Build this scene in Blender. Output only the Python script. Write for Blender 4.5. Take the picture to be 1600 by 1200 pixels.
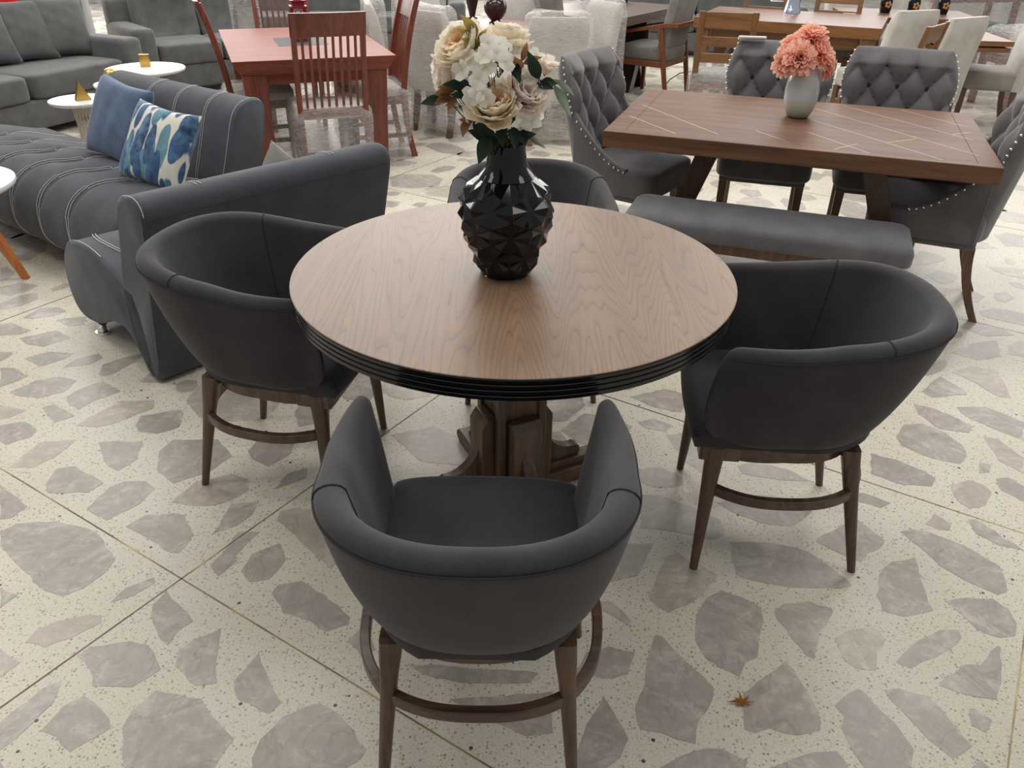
import bpy, bmesh, math, random
from math import sin, cos, pi, radians, sqrt, atan2
from mathutils import Vector, Matrix, noise as mnoise
random.seed(7)
SC = bpy.context.scene
for o in list(bpy.data.objects): bpy.data.objects.remove(o)
COL = SC.collection

# ------------------------------------------------------------------ camera
FPX, PITCH, ROLL, CAMH = 1262.0, .53694, .01519, 1.62
fw = Vector((0, cos(PITCH), -sin(PITCH))); rt = Vector((1, 0, 0)); up = rt.cross(fw)
rt2 = rt*cos(ROLL) + up*sin(ROLL); up2 = rt2.cross(fw)
cam = bpy.data.cameras.new('camera'); camo = bpy.data.objects.new('camera', cam); COL.objects.link(camo)
m = Matrix((rt2, up2, -fw)).transposed().to_4x4(); m.translation = Vector((0, 0, CAMH)); camo.matrix_world = m
cam.sensor_fit = 'HORIZONTAL'; cam.sensor_width = 36.0; cam.lens = 36.0*FPX/1600.0
cam.clip_start = .05; cam.clip_end = 100
SC.camera = camo

# ------------------------------------------------------------------ light
W = bpy.data.worlds.new('world'); SC.world = W; W.use_nodes = True
W.node_tree.nodes['Background'].inputs[0].default_value = (1.0, .985, .97, 1)
W.node_tree.nodes['Background'].inputs[1].default_value = .40
def area(name, loc, target, sx, sy, power, col=(1, .97, .92)):
    l = bpy.data.lights.new(name, 'AREA'); l.shape = 'RECTANGLE'; l.size = sx; l.size_y = sy
    l.energy = power; l.color = col
    o = bpy.data.objects.new(name, l); COL.objects.link(o); o.location = loc
    d = Vector(target)-Vector(loc); o.rotation_euler = d.to_track_quat('-Z', 'Y').to_euler()
    return o
# daylight from the shop front beyond the furniture
area('daylight_front', (-4.5, 15.5, 3.6), (-.5, 3, .3), 12, 4.2, 760, (1, .98, .95))
area('daylight_side', (7.5, 13.5, 3.8), (1.5, 4, .3), 8, 4.0, 300, (1, .98, .95))
# rows of ceiling fittings
for ly in (1.6, 5.0, 8.4, 11.8):
    for lx in (-4.6, -.9, 2.8):
        area('ceiling_light', (lx, ly, 4.6), (lx, ly, 0), 2.6, 1.1, 42 if ly < 3 else 78, (1, .96, .9))
SC.view_settings.view_transform = 'Standard'; SC.view_settings.look = 'None'
SC.view_settings.exposure = -0.1; SC.view_settings.gamma = 1.0
SC.view_settings.use_curve_mapping = False

# ------------------------------------------------------------------ materials
def srgb(r, g, b):
    f = lambda c: (c/255/12.92) if c/255 <= .04045 else ((c/255+.055)/1.055)**2.4
    return (f(r), f(g), f(b), 1)
class NT:
    def __init__(s, name):
        s.m = bpy.data.materials.new(name); s.m.use_nodes = True; s.t = s.m.node_tree
        s.b = s.t.nodes['Principled BSDF']; s.out = s.t.nodes['Material Output']
    def n(s, typ, **kw):
        nd = s.t.nodes.new(typ)
        for k, v in kw.items():
            if k.startswith('i_'):
                key = k[2:]; key = int(key) if key.isdigit() else key.replace('_', ' ')
                nd.inputs[key].default_value = v
            else: setattr(nd, k, v)
        return nd
    def l(s, a, b): s.t.links.new(a, b)
    def ramp(s, fac, stops, interp='LINEAR'):
        r = s.n('ShaderNodeValToRGB'); r.color_ramp.interpolation = interp
        e = r.color_ramp.elements
        while len(e) < len(stops): e.new(.5)
        for i, (p, c) in enumerate(stops): e[i].position = p; e[i].color = c
        s.l(fac, r.inputs[0]); return r.outputs[0]
    def coords(s, scale=(1, 1, 1), kind='Object', rot=(0, 0, 0)):
        tc = s.n('ShaderNodeTexCoord'); mp = s.n('ShaderNodeMapping')
        mp.inputs['Scale'].default_value = scale; mp.inputs['Rotation'].default_value = rot
        s.l(tc.outputs[kind], mp.inputs[0]); return mp.outputs[0]
    def bump(s, h, strength=.2, dist=.002):
        b = s.n('ShaderNodeBump', i_Strength=strength, i_Distance=dist); s.l(h, b.inputs['Height']); s.l(b.outputs[0], s.b.inputs['Normal'])
def P(nt, **kw):
    for k, v in kw.items():
        nt.b.inputs[k.replace('_', ' ')].default_value = v
def plain(name, col, rough=.5, metal=0, **kw):
    t = NT(name); P(t, Base_Color=col, Roughness=rough, Metallic=metal); P(t, **kw); return t.m
def fabric(name, col, col2=None, rough=.9, sheen=.35, weave=900, bump=.25):
    t = NT(name); co = t.coords()
    n1 = t.n('ShaderNodeTexNoise', i_Scale=9.0, i_Detail=3.0); t.l(co, n1.inputs[0])
    n2 = t.n('ShaderNodeTexNoise', i_Scale=float(weave)*.5, i_Detail=2.0); t.l(co, n2.inputs[0])
    mx = t.n('ShaderNodeMath', operation='MULTIPLY_ADD', i_1=.55); t.l(n1.outputs[0], mx.inputs[0])
    m2 = t.n('ShaderNodeMath', operation='MULTIPLY', i_1=.45); t.l(n2.outputs[0], m2.inputs[0]); t.l(m2.outputs[0], mx.inputs[2])
    c2 = col2 or tuple(min(1, c*1.35) for c in col[:3])+(1,)
    c1 = tuple(c*.8 for c in col[:3])+(1,)
    t.l(t.ramp(mx.outputs[0], [(.3, c1), (.7, c2)]), t.b.inputs['Base Color'])
    P(t, Roughness=rough, Sheen_Weight=sheen, Sheen_Roughness=.5, Sheen_Tint=(.9, .9, .92, 1), Specular_IOR_Level=.25)
    t.bump(n2.outputs[0], bump, .001); return t.m
def wood(name, c1, c2, axis='X', rough=.4, scale=1.0, grain=1.0, coat=.15, spec=.5):
    t = NT(name)
    sc = {'X': (1.2, 14, 14), 'Y': (14, 1.2, 14), 'Z': (14, 14, 1.2)}[axis]
    co = t.coords(tuple(v*scale for v in sc))
    n1 = t.n('ShaderNodeTexNoise', i_Scale=1.6, i_Detail=6.0, i_Distortion=1.2); t.l(co, n1.inputs[0])
    n2 = t.n('ShaderNodeTexNoise', i_Scale=9.0, i_Detail=3.0); t.l(co, n2.inputs[0])
    mx = t.n('ShaderNodeMath', operation='MULTIPLY_ADD', i_1=.7); t.l(n1.outputs[0], mx.inputs[0])
    m2 = t.n('ShaderNodeMath', operation='MULTIPLY', i_1=.3); t.l(n2.outputs[0], m2.inputs[0]); t.l(m2.outputs[0], mx.inputs[2])
    t.l(t.ramp(mx.outputs[0], [(.5-.16/grain, c1), (.5+.16/grain, c2)]), t.b.inputs['Base Color'])
    P(t, Roughness=rough, Coat_Weight=coat, Coat_Roughness=.25, Specular_IOR_Level=spec)
    t.bump(n2.outputs[0], .08, .001); return t.m

M = {}
M['tub'] = fabric('charcoal_fabric', srgb(54, 52, 54), srgb(66, 64, 67), sheen=.15)
M['seam'] = plain('seam_thread', srgb(38, 38, 42), .9)
M['tuft'] = fabric('grey_linen', srgb(90, 88, 90), srgb(112, 110, 112), sheen=.45)
M['button'] = fabric('button_fabric', srgb(38, 37, 42), sheen=.2)
M['sofa'] = fabric('slate_fabric', srgb(69, 72, 78), srgb(83, 86, 92), sheen=.15)
M['sofafar'] = fabric('grey_green_fabric', srgb(80, 82, 82), srgb(102, 103, 103), sheen=.3)
M['bench'] = fabric('bench_linen', srgb(92, 91, 94), srgb(112, 111, 114), sheen=.4)
M['stitch'] = plain('white_stitching', srgb(200, 200, 200), .8)
M['nail'] = plain('chrome_nail', (.9, .9, .9, 1), .12, 1)
M['chrome'] = plain('chrome', (.8, .8, .82, 1), .12, 1)
M['leg'] = wood('walnut_leg', srgb(58, 40, 30), srgb(104, 78, 60), 'Z', rough=.38)
M['apron'] = wood('walnut_apron', srgb(62, 44, 34), srgb(104, 80, 64), 'X', rough=.38)
M['pedestal'] = wood('pedestal_wood', srgb(64, 46, 34), srgb(110, 86, 66), 'Z', rough=.4)
M['pedfoot'] = wood('pedestal_foot_wood', srgb(64, 46, 34), srgb(112, 88, 68), 'X', rough=.4)
M['band'] = plain('black_edge_band', srgb(15, 14, 14), .22, Specular_IOR_Level=.6)
M['walnut'] = wood('walnut_table_wood', srgb(84, 56, 40), srgb(118, 84, 62), 'X', rough=.5, scale=.6, coat=.0, spec=.35)
M['walnutleg'] = wood('walnut_table_leg', srgb(62, 44, 34), srgb(96, 70, 54), 'Z', rough=.4)
M['chairleg'] = wood('chair_leg_wood', srgb(84, 60, 44), srgb(122, 92, 70), 'Z', rough=.45)
M['inlay'] = plain('inlay_strip', srgb(206, 186, 160), .4)
M['mahog'] = wood('mahogany', srgb(116, 56, 44), srgb(146, 80, 66), 'X', rough=.52, coat=0, spec=.3)
M['mahogz'] = wood('mahogany_upright', srgb(92, 42, 30), srgb(132, 66, 48), 'Z', rough=.35, coat=.2)
M['oak'] = wood('oak_brown', srgb(104, 66, 34), srgb(142, 98, 56), 'X', rough=.4)
M['oaktop'] = wood('oak_brown_top', srgb(92, 58, 42), srgb(124, 84, 62), 'X', rough=.4, coat=.1)
M['oakz'] = wood('oak_brown_upright', srgb(100, 64, 34), srgb(132, 90, 52), 'Z', rough=.4)
M['armwood'] = wood('armchair_wood', srgb(104, 58, 36), srgb(140, 84, 54), 'Z', rough=.35)
M['dark'] = wood('espresso_wood', srgb(42, 28, 26), srgb(66, 46, 42), 'X', rough=.3, coat=.3)
M['darktop'] = wood('espresso_top', srgb(70, 52, 48), srgb(96, 74, 66), 'X', rough=.4, coat=.1)
M['roundtop'] = wood('reddish_round_top', srgb(96, 54, 46), srgb(134, 84, 70), 'X', rough=.38, coat=.1)
M['orange'] = wood('orange_beech', srgb(176, 98, 48), srgb(206, 130, 72), 'Z', rough=.4)
M['cream'] = fabric('cream_linen', srgb(196, 192, 184), srgb(214, 210, 202), sheen=.2)
M['greyseat'] = fabric('grey_seat_linen', srgb(150, 144, 138), srgb(170, 164, 158), sheen=.2)
M['armgrey'] = fabric('armchair_grey', srgb(118, 116, 112), srgb(142, 140, 134), sheen=.2)
M['white'] = plain('white_lacquer', srgb(236, 236, 234), .25)
M['gold'] = plain('brushed_gold', srgb(206, 170, 96), .3, 1)
M['black_gloss'] = plain('black_ceramic', (.004, .004, .006, 1), .05, Specular_IOR_Level=.42)
M['brown_gloss'] = plain('brown_ceramic', (.03, .01, .01, 1), .08)
M['steel'] = plain('dark_rod', srgb(30, 30, 30), .5)
M['glassdark'] = plain('dark_glass_inset', srgb(48, 50, 48), .5, Specular_IOR_Level=.15)
M['lantern'] = plain('crimson_lacquer', srgb(128, 22, 34), .35)
M['paper'] = plain('white_card', srgb(236, 236, 232), .6)
M['pink'] = plain('pink_print', srgb(214, 92, 96), .6)
M['blackmetal'] = plain('black_metal', srgb(20, 20, 22), .35)
M['navy'] = fabric('denim_blue', srgb(62, 84, 112), srgb(92, 114, 142), weave=500, bump=.4)
M['red'] = plain('red_fabric', srgb(200, 20, 40), .7)
M['purple'] = plain('purple_fabric', srgb(120, 40, 100), .7)
M['teal'] = plain('teal_fabric', srgb(20, 110, 110), .7)
M['caged'] = plain('cream_wire', srgb(214, 204, 190), .5)

def table_veneer():
    t = NT('oak_veneer'); tc = t.n('ShaderNodeTexCoord')
    sx = t.n('ShaderNodeSeparateXYZ'); t.l(tc.outputs['Object'], sx.inputs[0])
    # mirrored leaves of veneer: x folded so the grain meets at leaf joints
    fold = t.n('ShaderNodeMath', operation='PINGPONG', i_1=.2); t.l(sx.outputs[0], fold.inputs[0])
    cx = t.n('ShaderNodeCombineXYZ'); t.l(fold.outputs[0], cx.inputs[0]); t.l(sx.outputs[1], cx.inputs[1])
    leaf = t.n('ShaderNodeMath', operation='DIVIDE', i_1=.4); t.l(sx.outputs[0], leaf.inputs[0])
    lf = t.n('ShaderNodeMath', operation='FLOOR'); t.l(leaf.outputs[0], lf.inputs[0])
    lz = t.n('ShaderNodeMath', operation='MULTIPLY', i_1=.13); t.l(lf.outputs[0], lz.inputs[0]); t.l(lz.outputs[0], cx.inputs[2])
    mp = t.n('ShaderNodeMapping'); mp.inputs['Scale'].default_value = (3.4, .30, 1); t.l(cx.outputs[0], mp.inputs[0])
    nz = t.n('ShaderNodeTexNoise', i_Scale=1.6, i_Detail=2.5, i_Roughness=.4, i_Distortion=.15); t.l(mp.outputs[0], nz.inputs[0])
    # contour lines of the noise = cathedral figure
    ml = t.n('ShaderNodeMath', operation='MULTIPLY', i_1=46.0); t.l(nz.outputs[0], ml.inputs[0])
    fr = t.n('ShaderNodeMath', operation='FRACT'); t.l(ml.outputs[0], fr.inputs[0])
    mp2 = t.n('ShaderNodeMapping'); mp2.inputs['Scale'].default_value = (260, 14, 1); t.l(tc.outputs['Object'], mp2.inputs[0])
    fine = t.n('ShaderNodeTexNoise', i_Scale=1.0, i_Detail=3.0); t.l(mp2.outputs[0], fine.inputs[0])
    line = t.ramp(fr.outputs[0], [(0, (1, 1, 1, 1)), (.13, (.15, .15, .15, 1)), (.6, (0, 0, 0, 1)), (1, (.45, .45, .45, 1))])
    a = t.n('ShaderNodeMath', operation='MULTIPLY'); t.l(line, a.inputs[0])
    fr2 = t.ramp(fine.outputs[0], [(.35, (.35, .35, .35, 1)), (.6, (1, 1, 1, 1))]); t.l(fr2, a.inputs[1])
    big = t.n('ShaderNodeTexNoise', i_Scale=2.2, i_Detail=2.0); t.l(mp.outputs[0], big.inputs[0])
    base = t.ramp(big.outputs[0], [(.3, srgb(112, 87, 66)), (.7, srgb(134, 106, 82))])
    mx = t.n('ShaderNodeMix', data_type='RGBA'); t.l(a.outputs[0], mx.inputs[0]); t.l(base, mx.inputs[6]); mx.inputs[7].default_value = srgb(82, 60, 44)
    mf = t.n('ShaderNodeMix', data_type='RGBA', blend_type='MULTIPLY', i_0=.35); t.l(mx.outputs[2], mf.inputs[6])
    t.l(t.ramp(fine.outputs[0], [(.3, (.6, .58, .55, 1)), (.6, (1, 1, 1, 1))]), mf.inputs[7])
    t.l(mf.outputs[2], t.b.inputs['Base Color'])
    P(t, Roughness=.42, Coat_Weight=.1, Coat_Roughness=.4, Specular_IOR_Level=.45)
    t.bump(a.outputs[0], .1, -.0006); return t.m
M['veneer'] = table_veneer()

def terrazzo():
    t = NT('terrazzo_matrix'); co = t.coords()
    v = t.n('ShaderNodeTexVoronoi', i_Scale=110.0); t.l(co, v.inputs[0])
    v2 = t.n('ShaderNodeTexVoronoi', i_Scale=38.0); t.l(co, v2.inputs[0])
    n = t.n('ShaderNodeTexNoise', i_Scale=240.0, i_Detail=3.0); t.l(co, n.inputs[0])
    nb = t.n('ShaderNodeTexNoise', i_Scale=1.1, i_Detail=4.0); t.l(co, nb.inputs[0])
    base = t.ramp(nb.outputs[0], [(.3, srgb(208, 202, 186)), (.7, srgb(228, 223, 210))])
    sp = t.n('ShaderNodeSeparateColor'); t.l(v.outputs['Color'], sp.inputs[0])
    chip = t.ramp(sp.outputs[0], [(0, (.34, .31, .28, 1)), (.08, (.52, .49, .44, 1)), (.28, (.74, .72, .67, 1)), (.6, (1, 1, 1, 1))], 'CONSTANT')
    edge = t.ramp(v.outputs['Distance'], [(.25, (1, 1, 1, 1)), (.42, (0, 0, 0, 1))])
    m1 = t.n('ShaderNodeMix', data_type='RGBA', i_6=(1, 1, 1, 1)); t.l(edge, m1.inputs[0]); t.l(chip, m1.inputs[7])
    m2 = t.n('ShaderNodeMix', data_type='RGBA', blend_type='MULTIPLY', i_0=.85); t.l(base, m2.inputs[6]); t.l(m1.outputs[2], m2.inputs[7])
    sp2 = t.n('ShaderNodeSeparateColor'); t.l(v2.outputs['Color'], sp2.inputs[0])
    big = t.ramp(sp2.outputs[1], [(0, (1, 1, 1, 1)), (.04, (0, 0, 0, 1))], 'CONSTANT')
    e2 = t.ramp(v2.outputs['Distance'], [(.16, (1, 1, 1, 1)), (.2, (0, 0, 0, 1))])
    mm = t.n('ShaderNodeMath', operation='MULTIPLY'); t.l(big, mm.inputs[0]); t.l(e2, mm.inputs[1])
    m3 = t.n('ShaderNodeMix', data_type='RGBA', i_7=srgb(82, 74, 66)); t.l(mm.outputs[0], m3.inputs[0]); t.l(m2.outputs[2], m3.inputs[6])
    m4 = t.n('ShaderNodeMix', data_type='RGBA', blend_type='MULTIPLY', i_0=.75); t.l(m3.outputs[2], m4.inputs[6])
    t.l(t.ramp(n.outputs[0], [(.35, (.75, .72, .66, 1)), (.6, (1.0, 1.0, 1.0, 1))]), m4.inputs[7])
    t.l(m4.outputs[2], t.b.inputs['Base Color'])
    rr = t.ramp(nb.outputs[0], [(.3, (.3, .3, .3, 1)), (.7, (.42, .42, .42, 1))]); t.l(rr, t.b.inputs['Roughness'])
    P(t, Specular_IOR_Level=.4)
    return t.m
def stone(name, c1, c2, vein):
    t = NT(name); co = t.coords()
    n = t.n('ShaderNodeTexNoise', i_Scale=9.0, i_Detail=8.0, i_Roughness=.7, i_Distortion=1.4); t.l(co, n.inputs[0])
    n2 = t.n('ShaderNodeTexNoise', i_Scale=3.4, i_Detail=6.0, i_Distortion=2.5); t.l(co, n2.inputs[0])
    n3 = t.n('ShaderNodeTexNoise', i_Scale=38.0, i_Detail=5.0, i_Roughness=.7); t.l(co, n3.inputs[0])
    bb = t.n('ShaderNodeMath', operation='MULTIPLY_ADD', i_1=.35); t.l(n3.outputs[0], bb.inputs[0])
    b2 = t.n('ShaderNodeMath', operation='MULTIPLY', i_1=.65); t.l(n.outputs[0], b2.inputs[0]); t.l(b2.outputs[0], bb.inputs[2])
    b = t.ramp(bb.outputs[0], [(.36, tuple(x*.86 for x in c1[:3])+(1,)), (.5, c1), (.62, c2)])
    vn = t.ramp(n2.outputs[0], [(.485, (0, 0, 0, 1)), (.5, (.38, .38, .38, 1)), (.515, (0, 0, 0, 1))])
    mx = t.n('ShaderNodeMix', data_type='RGBA', i_7=vein); t.l(vn, mx.inputs[0]); t.l(b, mx.inputs[6])
    t.l(mx.outputs[2], t.b.inputs['Base Color']); P(t, Roughness=.3, Specular_IOR_Level=.4); return t.m
M['floor'] = terrazzo()
M['stoneA'] = stone('marble_grey', srgb(170, 163, 155), srgb(194, 187, 177), srgb(134, 126, 118))
M['stoneB'] = stone('marble_mauve', srgb(168, 160, 153), srgb(194, 185, 176), srgb(142, 128, 121))
M['stoneC'] = stone('marble_warm', srgb(180, 172, 159), srgb(202, 194, 181), srgb(156, 134, 116))
def brass():
    t = NT('brass_divider'); co = t.coords(); n = t.n('ShaderNodeTexNoise', i_Scale=3.0, i_Detail=5.0); t.l(co, n.inputs[0])
    t.l(t.ramp(n.outputs[0], [(.42, srgb(84, 72, 58)), (.5, srgb(136, 122, 92)), (.6, srgb(196, 176, 120))]), t.b.inputs['Base Color'])
    P(t, Roughness=.45, Metallic=.35); return t.m
M['brass'] = brass()
M['marbletop'] = stone('white_marble', srgb(224, 224, 222), srgb(240, 240, 238), srgb(186, 186, 184))

def wrapmat():
    t = NT('plastic_wrap'); co = t.coords((3, 3, 16))
    n = t.n('ShaderNodeTexNoise', i_Scale=4.0, i_Detail=7.0, i_Distortion=2.0, i_Roughness=.7); t.l(co, n.inputs[0])
    t.bump(n.outputs[0], .5, .012)
    tr = t.n('ShaderNodeBsdfTransparent', i_Color=(.97, .97, .97, 1)); mx = t.n('ShaderNodeMixShader')
    P(t, Base_Color=(.8, .78, .76, 1), Roughness=.28, Specular_IOR_Level=.7)
    f = t.ramp(n.outputs[0], [(.40, (.16, .16, .16, 1)), (.58, (.36, .36, .36, 1)), (.7, (.65, .65, .65, 1))])
    t.l(f, mx.inputs[0]); t.l(tr.outputs[0], mx.inputs[1]); t.l(t.b.outputs[0], mx.inputs[2]); t.l(mx.outputs[0], t.out.inputs[0])
    return t.m
M['wrap'] = wrapmat()

def leafprint():
    t = NT('leaf_print_fabric'); tc = t.n('ShaderNodeTexCoord')
    cur = None
    base = srgb(212, 208, 198)
    prev = t.n('ShaderNodeRGB'); prev.outputs[0].default_value = base; prevo = prev.outputs[0]
    for k, (ang, sc, seed, c1, c2, th) in enumerate([
            (.5, 7.5, 0., srgb(70, 120, 140), srgb(112, 152, 164), .46),
            (-.5, 8.5, 4.3, srgb(40, 72, 116), srgb(74, 112, 150), .44),
            (1.1, 7.2, 9.1, srgb(30, 56, 100), srgb(58, 100, 138), .42),
            (.1, 6.5, 14.7, srgb(24, 50, 92), srgb(88, 128, 160), .40)]):
        mp = t.n('ShaderNodeMapping'); mp.inputs['Rotation'].default_value = (0, ang, 0); mp.inputs['Location'].default_value = (seed, 0, seed*.7)
        mp.inputs['Scale'].default_value = (sc*2.1, 0.0, sc*.62); t.l(tc.outputs['Object'], mp.inputs[0])
        v = t.n('ShaderNodeTexVoronoi', i_Scale=1.0, i_Randomness=.8); t.l(mp.outputs[0], v.inputs[0])
        msk = t.ramp(v.outputs['Distance'], [(th, (1, 1, 1, 1)), (th+.03, (0, 0, 0, 1))])
        nz = t.n('ShaderNodeTexNoise', i_Scale=26.0, i_Detail=3.0); t.l(tc.outputs['Object'], nz.inputs[0])
        cc = t.ramp(nz.outputs[0], [(.35, c1), (.68, c2)])
        mx = t.n('ShaderNodeMix', data_type='RGBA'); t.l(msk, mx.inputs[0]); t.l(prevo, mx.inputs[6]); t.l(cc, mx.inputs[7]); prevo = mx.outputs[2]
    t.l(prevo, t.b.inputs['Base Color']); P(t, Roughness=.85, Sheen_Weight=.2); return t.m
M['leafprint'] = leafprint()

def iridescent():
    t = NT('pearl_glass'); tc = t.n('ShaderNodeTexCoord'); sx = t.n('ShaderNodeSeparateXYZ'); t.l(tc.outputs['Object'], sx.inputs[0])
    nz = t.n('ShaderNodeTexNoise', i_Scale=12.0, i_Detail=2.0); t.l(tc.outputs['Object'], nz.inputs[0])
    ma = t.n('ShaderNodeMath', operation='MULTIPLY_ADD', i_1=.05); t.l(nz.outputs[0], ma.inputs[0]); t.l(sx.outputs[2], ma.inputs[2])
    c = t.ramp(ma.outputs[0], [(.02, srgb(150, 158, 148)), (.08, srgb(188, 188, 168)), (.12, srgb(184, 196, 206)), (.17, srgb(176, 178, 172)), (.24, srgb(182, 180, 184))])
    t.l(c, t.b.inputs['Base Color']); P(t, Roughness=.12, Coat_Weight=.8, Coat_Roughness=.05); return t.m
M['pearl'] = iridescent()
M['mirror_glass'] = plain('mirrored_glass', (.6, .68, .78, 1), .08, .85)

def petalmat(name, c1, c2, c3=None):
    t = NT(name); tc = t.n('ShaderNodeUVMap'); sx = t.n('ShaderNodeSeparateXYZ'); t.l(tc.outputs[0], sx.inputs[0])
    st = [(0, c1), (1, c2)] if c3 is None else [(0, c1), (.45, c2), (1, c3)]
    t.l(t.ramp(sx.outputs[1], st), t.b.inputs['Base Color'])
    P(t, Roughness=.65)
    tl = t.n('ShaderNodeBsdfTranslucent'); mx = t.n('ShaderNodeMixShader', i_0=.45); t.l(t.b.inputs['Base Color'].links[0].from_socket, tl.inputs[0])
    t.l(t.b.outputs[0], mx.inputs[1]); t.l(tl.outputs[0], mx.inputs[2]); t.l(mx.outputs[0], t.out.inputs[0]); return t.m
M['pet_cream'] = petalmat('cream_petal', srgb(240, 206, 158), srgb(248, 236, 212), srgb(252, 246, 230))
M['pet_orange'] = petalmat('apricot_petal', srgb(216, 134, 72), srgb(238, 180, 124), srgb(250, 228, 186))
M['pet_blush'] = petalmat('blush_petal', srgb(244, 220, 204), srgb(252, 240, 230), srgb(253, 247, 240))
M['pet_white'] = petalmat('white_petal', srgb(226, 224, 196), srgb(242, 240, 230), srgb(244, 242, 236))
M['pet_coral'] = petalmat('coral_petal', srgb(214, 108, 108), srgb(242, 164, 150), srgb(253, 216, 192))
M['leafg'] = petalmat('dark_green_leaf', srgb(24, 38, 28), srgb(40, 60, 42))
M['leafy'] = petalmat('olive_yellow_leaf', srgb(110, 100, 50), srgb(168, 150, 80))
M['leafr'] = petalmat('bronze_leaf', srgb(90, 70, 44), srgb(160, 110, 70))
M['sage'] = petalmat('sage_leaf', srgb(96, 108, 92), srgb(140, 150, 132))
M['stem'] = plain('stem_green', srgb(58, 64, 40), .7)
M['dryleaf'] = plain('dry_leaf', srgb(176, 124, 60), .8)

# ------------------------------------------------------------------ mesh helpers
def link(name, bm, mats, parent=None, smooth=True, bevel=0, bseg=2, subsurf=0, angle=35):
    me = bpy.data.meshes.new(name); bm.normal_update(); bm.to_mesh(me); bm.free()
    for mt in (mats if isinstance(mats, (list, tuple)) else [mats]): me.materials.append(mt)
    o = bpy.data.objects.new(name, me); COL.objects.link(o)
    if parent: o.parent = parent
    if smooth:
        me.polygons.foreach_set('use_smooth', [True]*len(me.polygons))
        try: me.set_sharp_from_angle(angle=radians(angle))
        except Exception: pass
    if bevel:
        md = o.modifiers.new('bevel', 'BEVEL'); md.width = bevel; md.segments = bseg; md.limit_method = 'ANGLE'; md.angle_limit = radians(40)
        md.harden_normals = False
    if subsurf:
        md = o.modifiers.new('sub', 'SUBSURF'); md.levels = subsurf; md.render_levels = subsurf
    return o
def tag(o, label, cat, group=None, kind=None):
    if label: o['label'] = label
    if cat: o['category'] = cat
    if group: o['group'] = group
    if kind: o['kind'] = kind
    return o
def thing(name, label, cat, loc=(0, 0, 0), rz=0, group=None):
    o = bpy.data.objects.new(name, None); COL.objects.link(o); o.location = loc; o.rotation_euler = (0, 0, rz); o.empty_display_size = .1
    return tag(o, label, cat, group)
def dup(root, loc, rz, label=None, group=None, parent=None):
    c = root.copy(); COL.objects.link(c)
    if parent is None: c.location = loc; c.rotation_euler = (0, 0, rz)
    else: c.parent = parent
    if label: c['label'] = label
    if group: c['group'] = group
    for ch in [x for x in bpy.data.objects if x.parent == root]: dup(ch, None, None, parent=c)
    return c
def B(): return bmesh.new()
def box(bm, c, s, R=None):
    r = bmesh.ops.create_cube(bm, size=1.0)['verts']
    for v in r:
        p = Vector((v.co.x*s[0], v.co.y*s[1], v.co.z*s[2]))
        if R is not None: p = R @ p
        v.co = p+Vector(c)
    return r
def hexa(bm, b4, t4):
    """solid between a bottom quad and a top quad (both listed counter-clockwise)"""
    vb = [bm.verts.new(p) for p in b4]; vt = [bm.verts.new(p) for p in t4]
    bm.faces.new(vb[::-1]); bm.faces.new(vt)
    for i in range(4): bm.faces.new((vb[i], vb[(i+1) % 4], vt[(i+1) % 4], vt[i]))
def leg_hex(bm, top, bot, st, sb):
    """tapered rectangular leg between two centres"""
    q = lambda c, s: [Vector((c[0]+sx*s[0]/2, c[1]+sy*s[1]/2, c[2])) for sx, sy in ((-1, -1), (1, -1), (1, 1), (-1, 1))]
    hexa(bm, q(bot, sb), q(top, st))
def loft(bm, rings, closed=True, cap=True):
    vs = [[bm.verts.new(p) for p in r] for r in rings]
    n = len(vs[0])
    for a, b in zip(vs, vs[1:]):
        for i in range(n if closed else n-1):
            j = (i+1) % n
            try: bm.faces.new((a[i], a[j], b[j], b[i]))
            except ValueError: pass
    if cap and closed:
        bm.faces.new(vs[0][::-1]); bm.faces.new(vs[-1])
    return vs
def tube(bm, pts, r, seg=8, cap=True):
    pts = [Vector(p) for p in pts]; rings = []
    rs = r if isinstance(r, (list, tuple)) else [r]*len(pts)
    t0 = (pts[1]-pts[0]).normalized(); nrm = t0.orthogonal().normalized()
    for i, p in enumerate(pts):
        t = (pts[min(i+1, len(pts)-1)]-pts[max(i-1, 0)]).normalized()
        nrm = (nrm-t*nrm.dot(t)).normalized(); bn = t.cross(nrm)
        rings.append([p+(nrm*cos(2*pi*k/seg)+bn*sin(2*pi*k/seg))*rs[i] for k in range(seg)])
    loft(bm, rings, True, cap)
def lathe(bm, prof, seg=40, center=(0, 0)):
    rings = [[Vector((center[0]+r*cos(2*pi*k/seg), center[1]+r*sin(2*pi*k/seg), z)) for k in range(seg)] for r, z in prof]
    loft(bm, rings, True, True)
def prism(bm, poly, fn):
    """extrude a 2D polygon; fn(p, side) -> 3D point"""
    a = [bm.verts.new(fn(p, 0)) for p in poly]; b = [bm.verts.new(fn(p, 1)) for p in poly]
    bm.faces.new(a[::-1]); bm.faces.new(b); n = len(poly)
    for i in range(n): bm.faces.new((a[i], a[(i+1) % n], b[(i+1) % n], b[i]))
def fixn(bm): bmesh.ops.recalc_face_normals(bm, faces=bm.faces[:])
def grid(bm, nu, nv, fn, uv=False):
    vs = [[bm.verts.new(fn(i/nu, j/nv)) for j in range(nv+1)] for i in range(nu+1)]
    L = bm.loops.layers.uv.verify() if uv else None
    for i in range(nu):
        for j in range(nv):
            try: f = bm.faces.new((vs[i][j], vs[i+1][j], vs[i+1][j+1], vs[i][j+1]))
            except ValueError: continue
            if uv:
                for lp, (a, b) in zip(f.loops, ((i, j), (i+1, j), (i+1, j+1), (i, j+1))): lp[L].uv = (a/nu, b/nv)
    return vs
def spow(x, p): return math.copysign(abs(x)**p, x)
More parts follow.
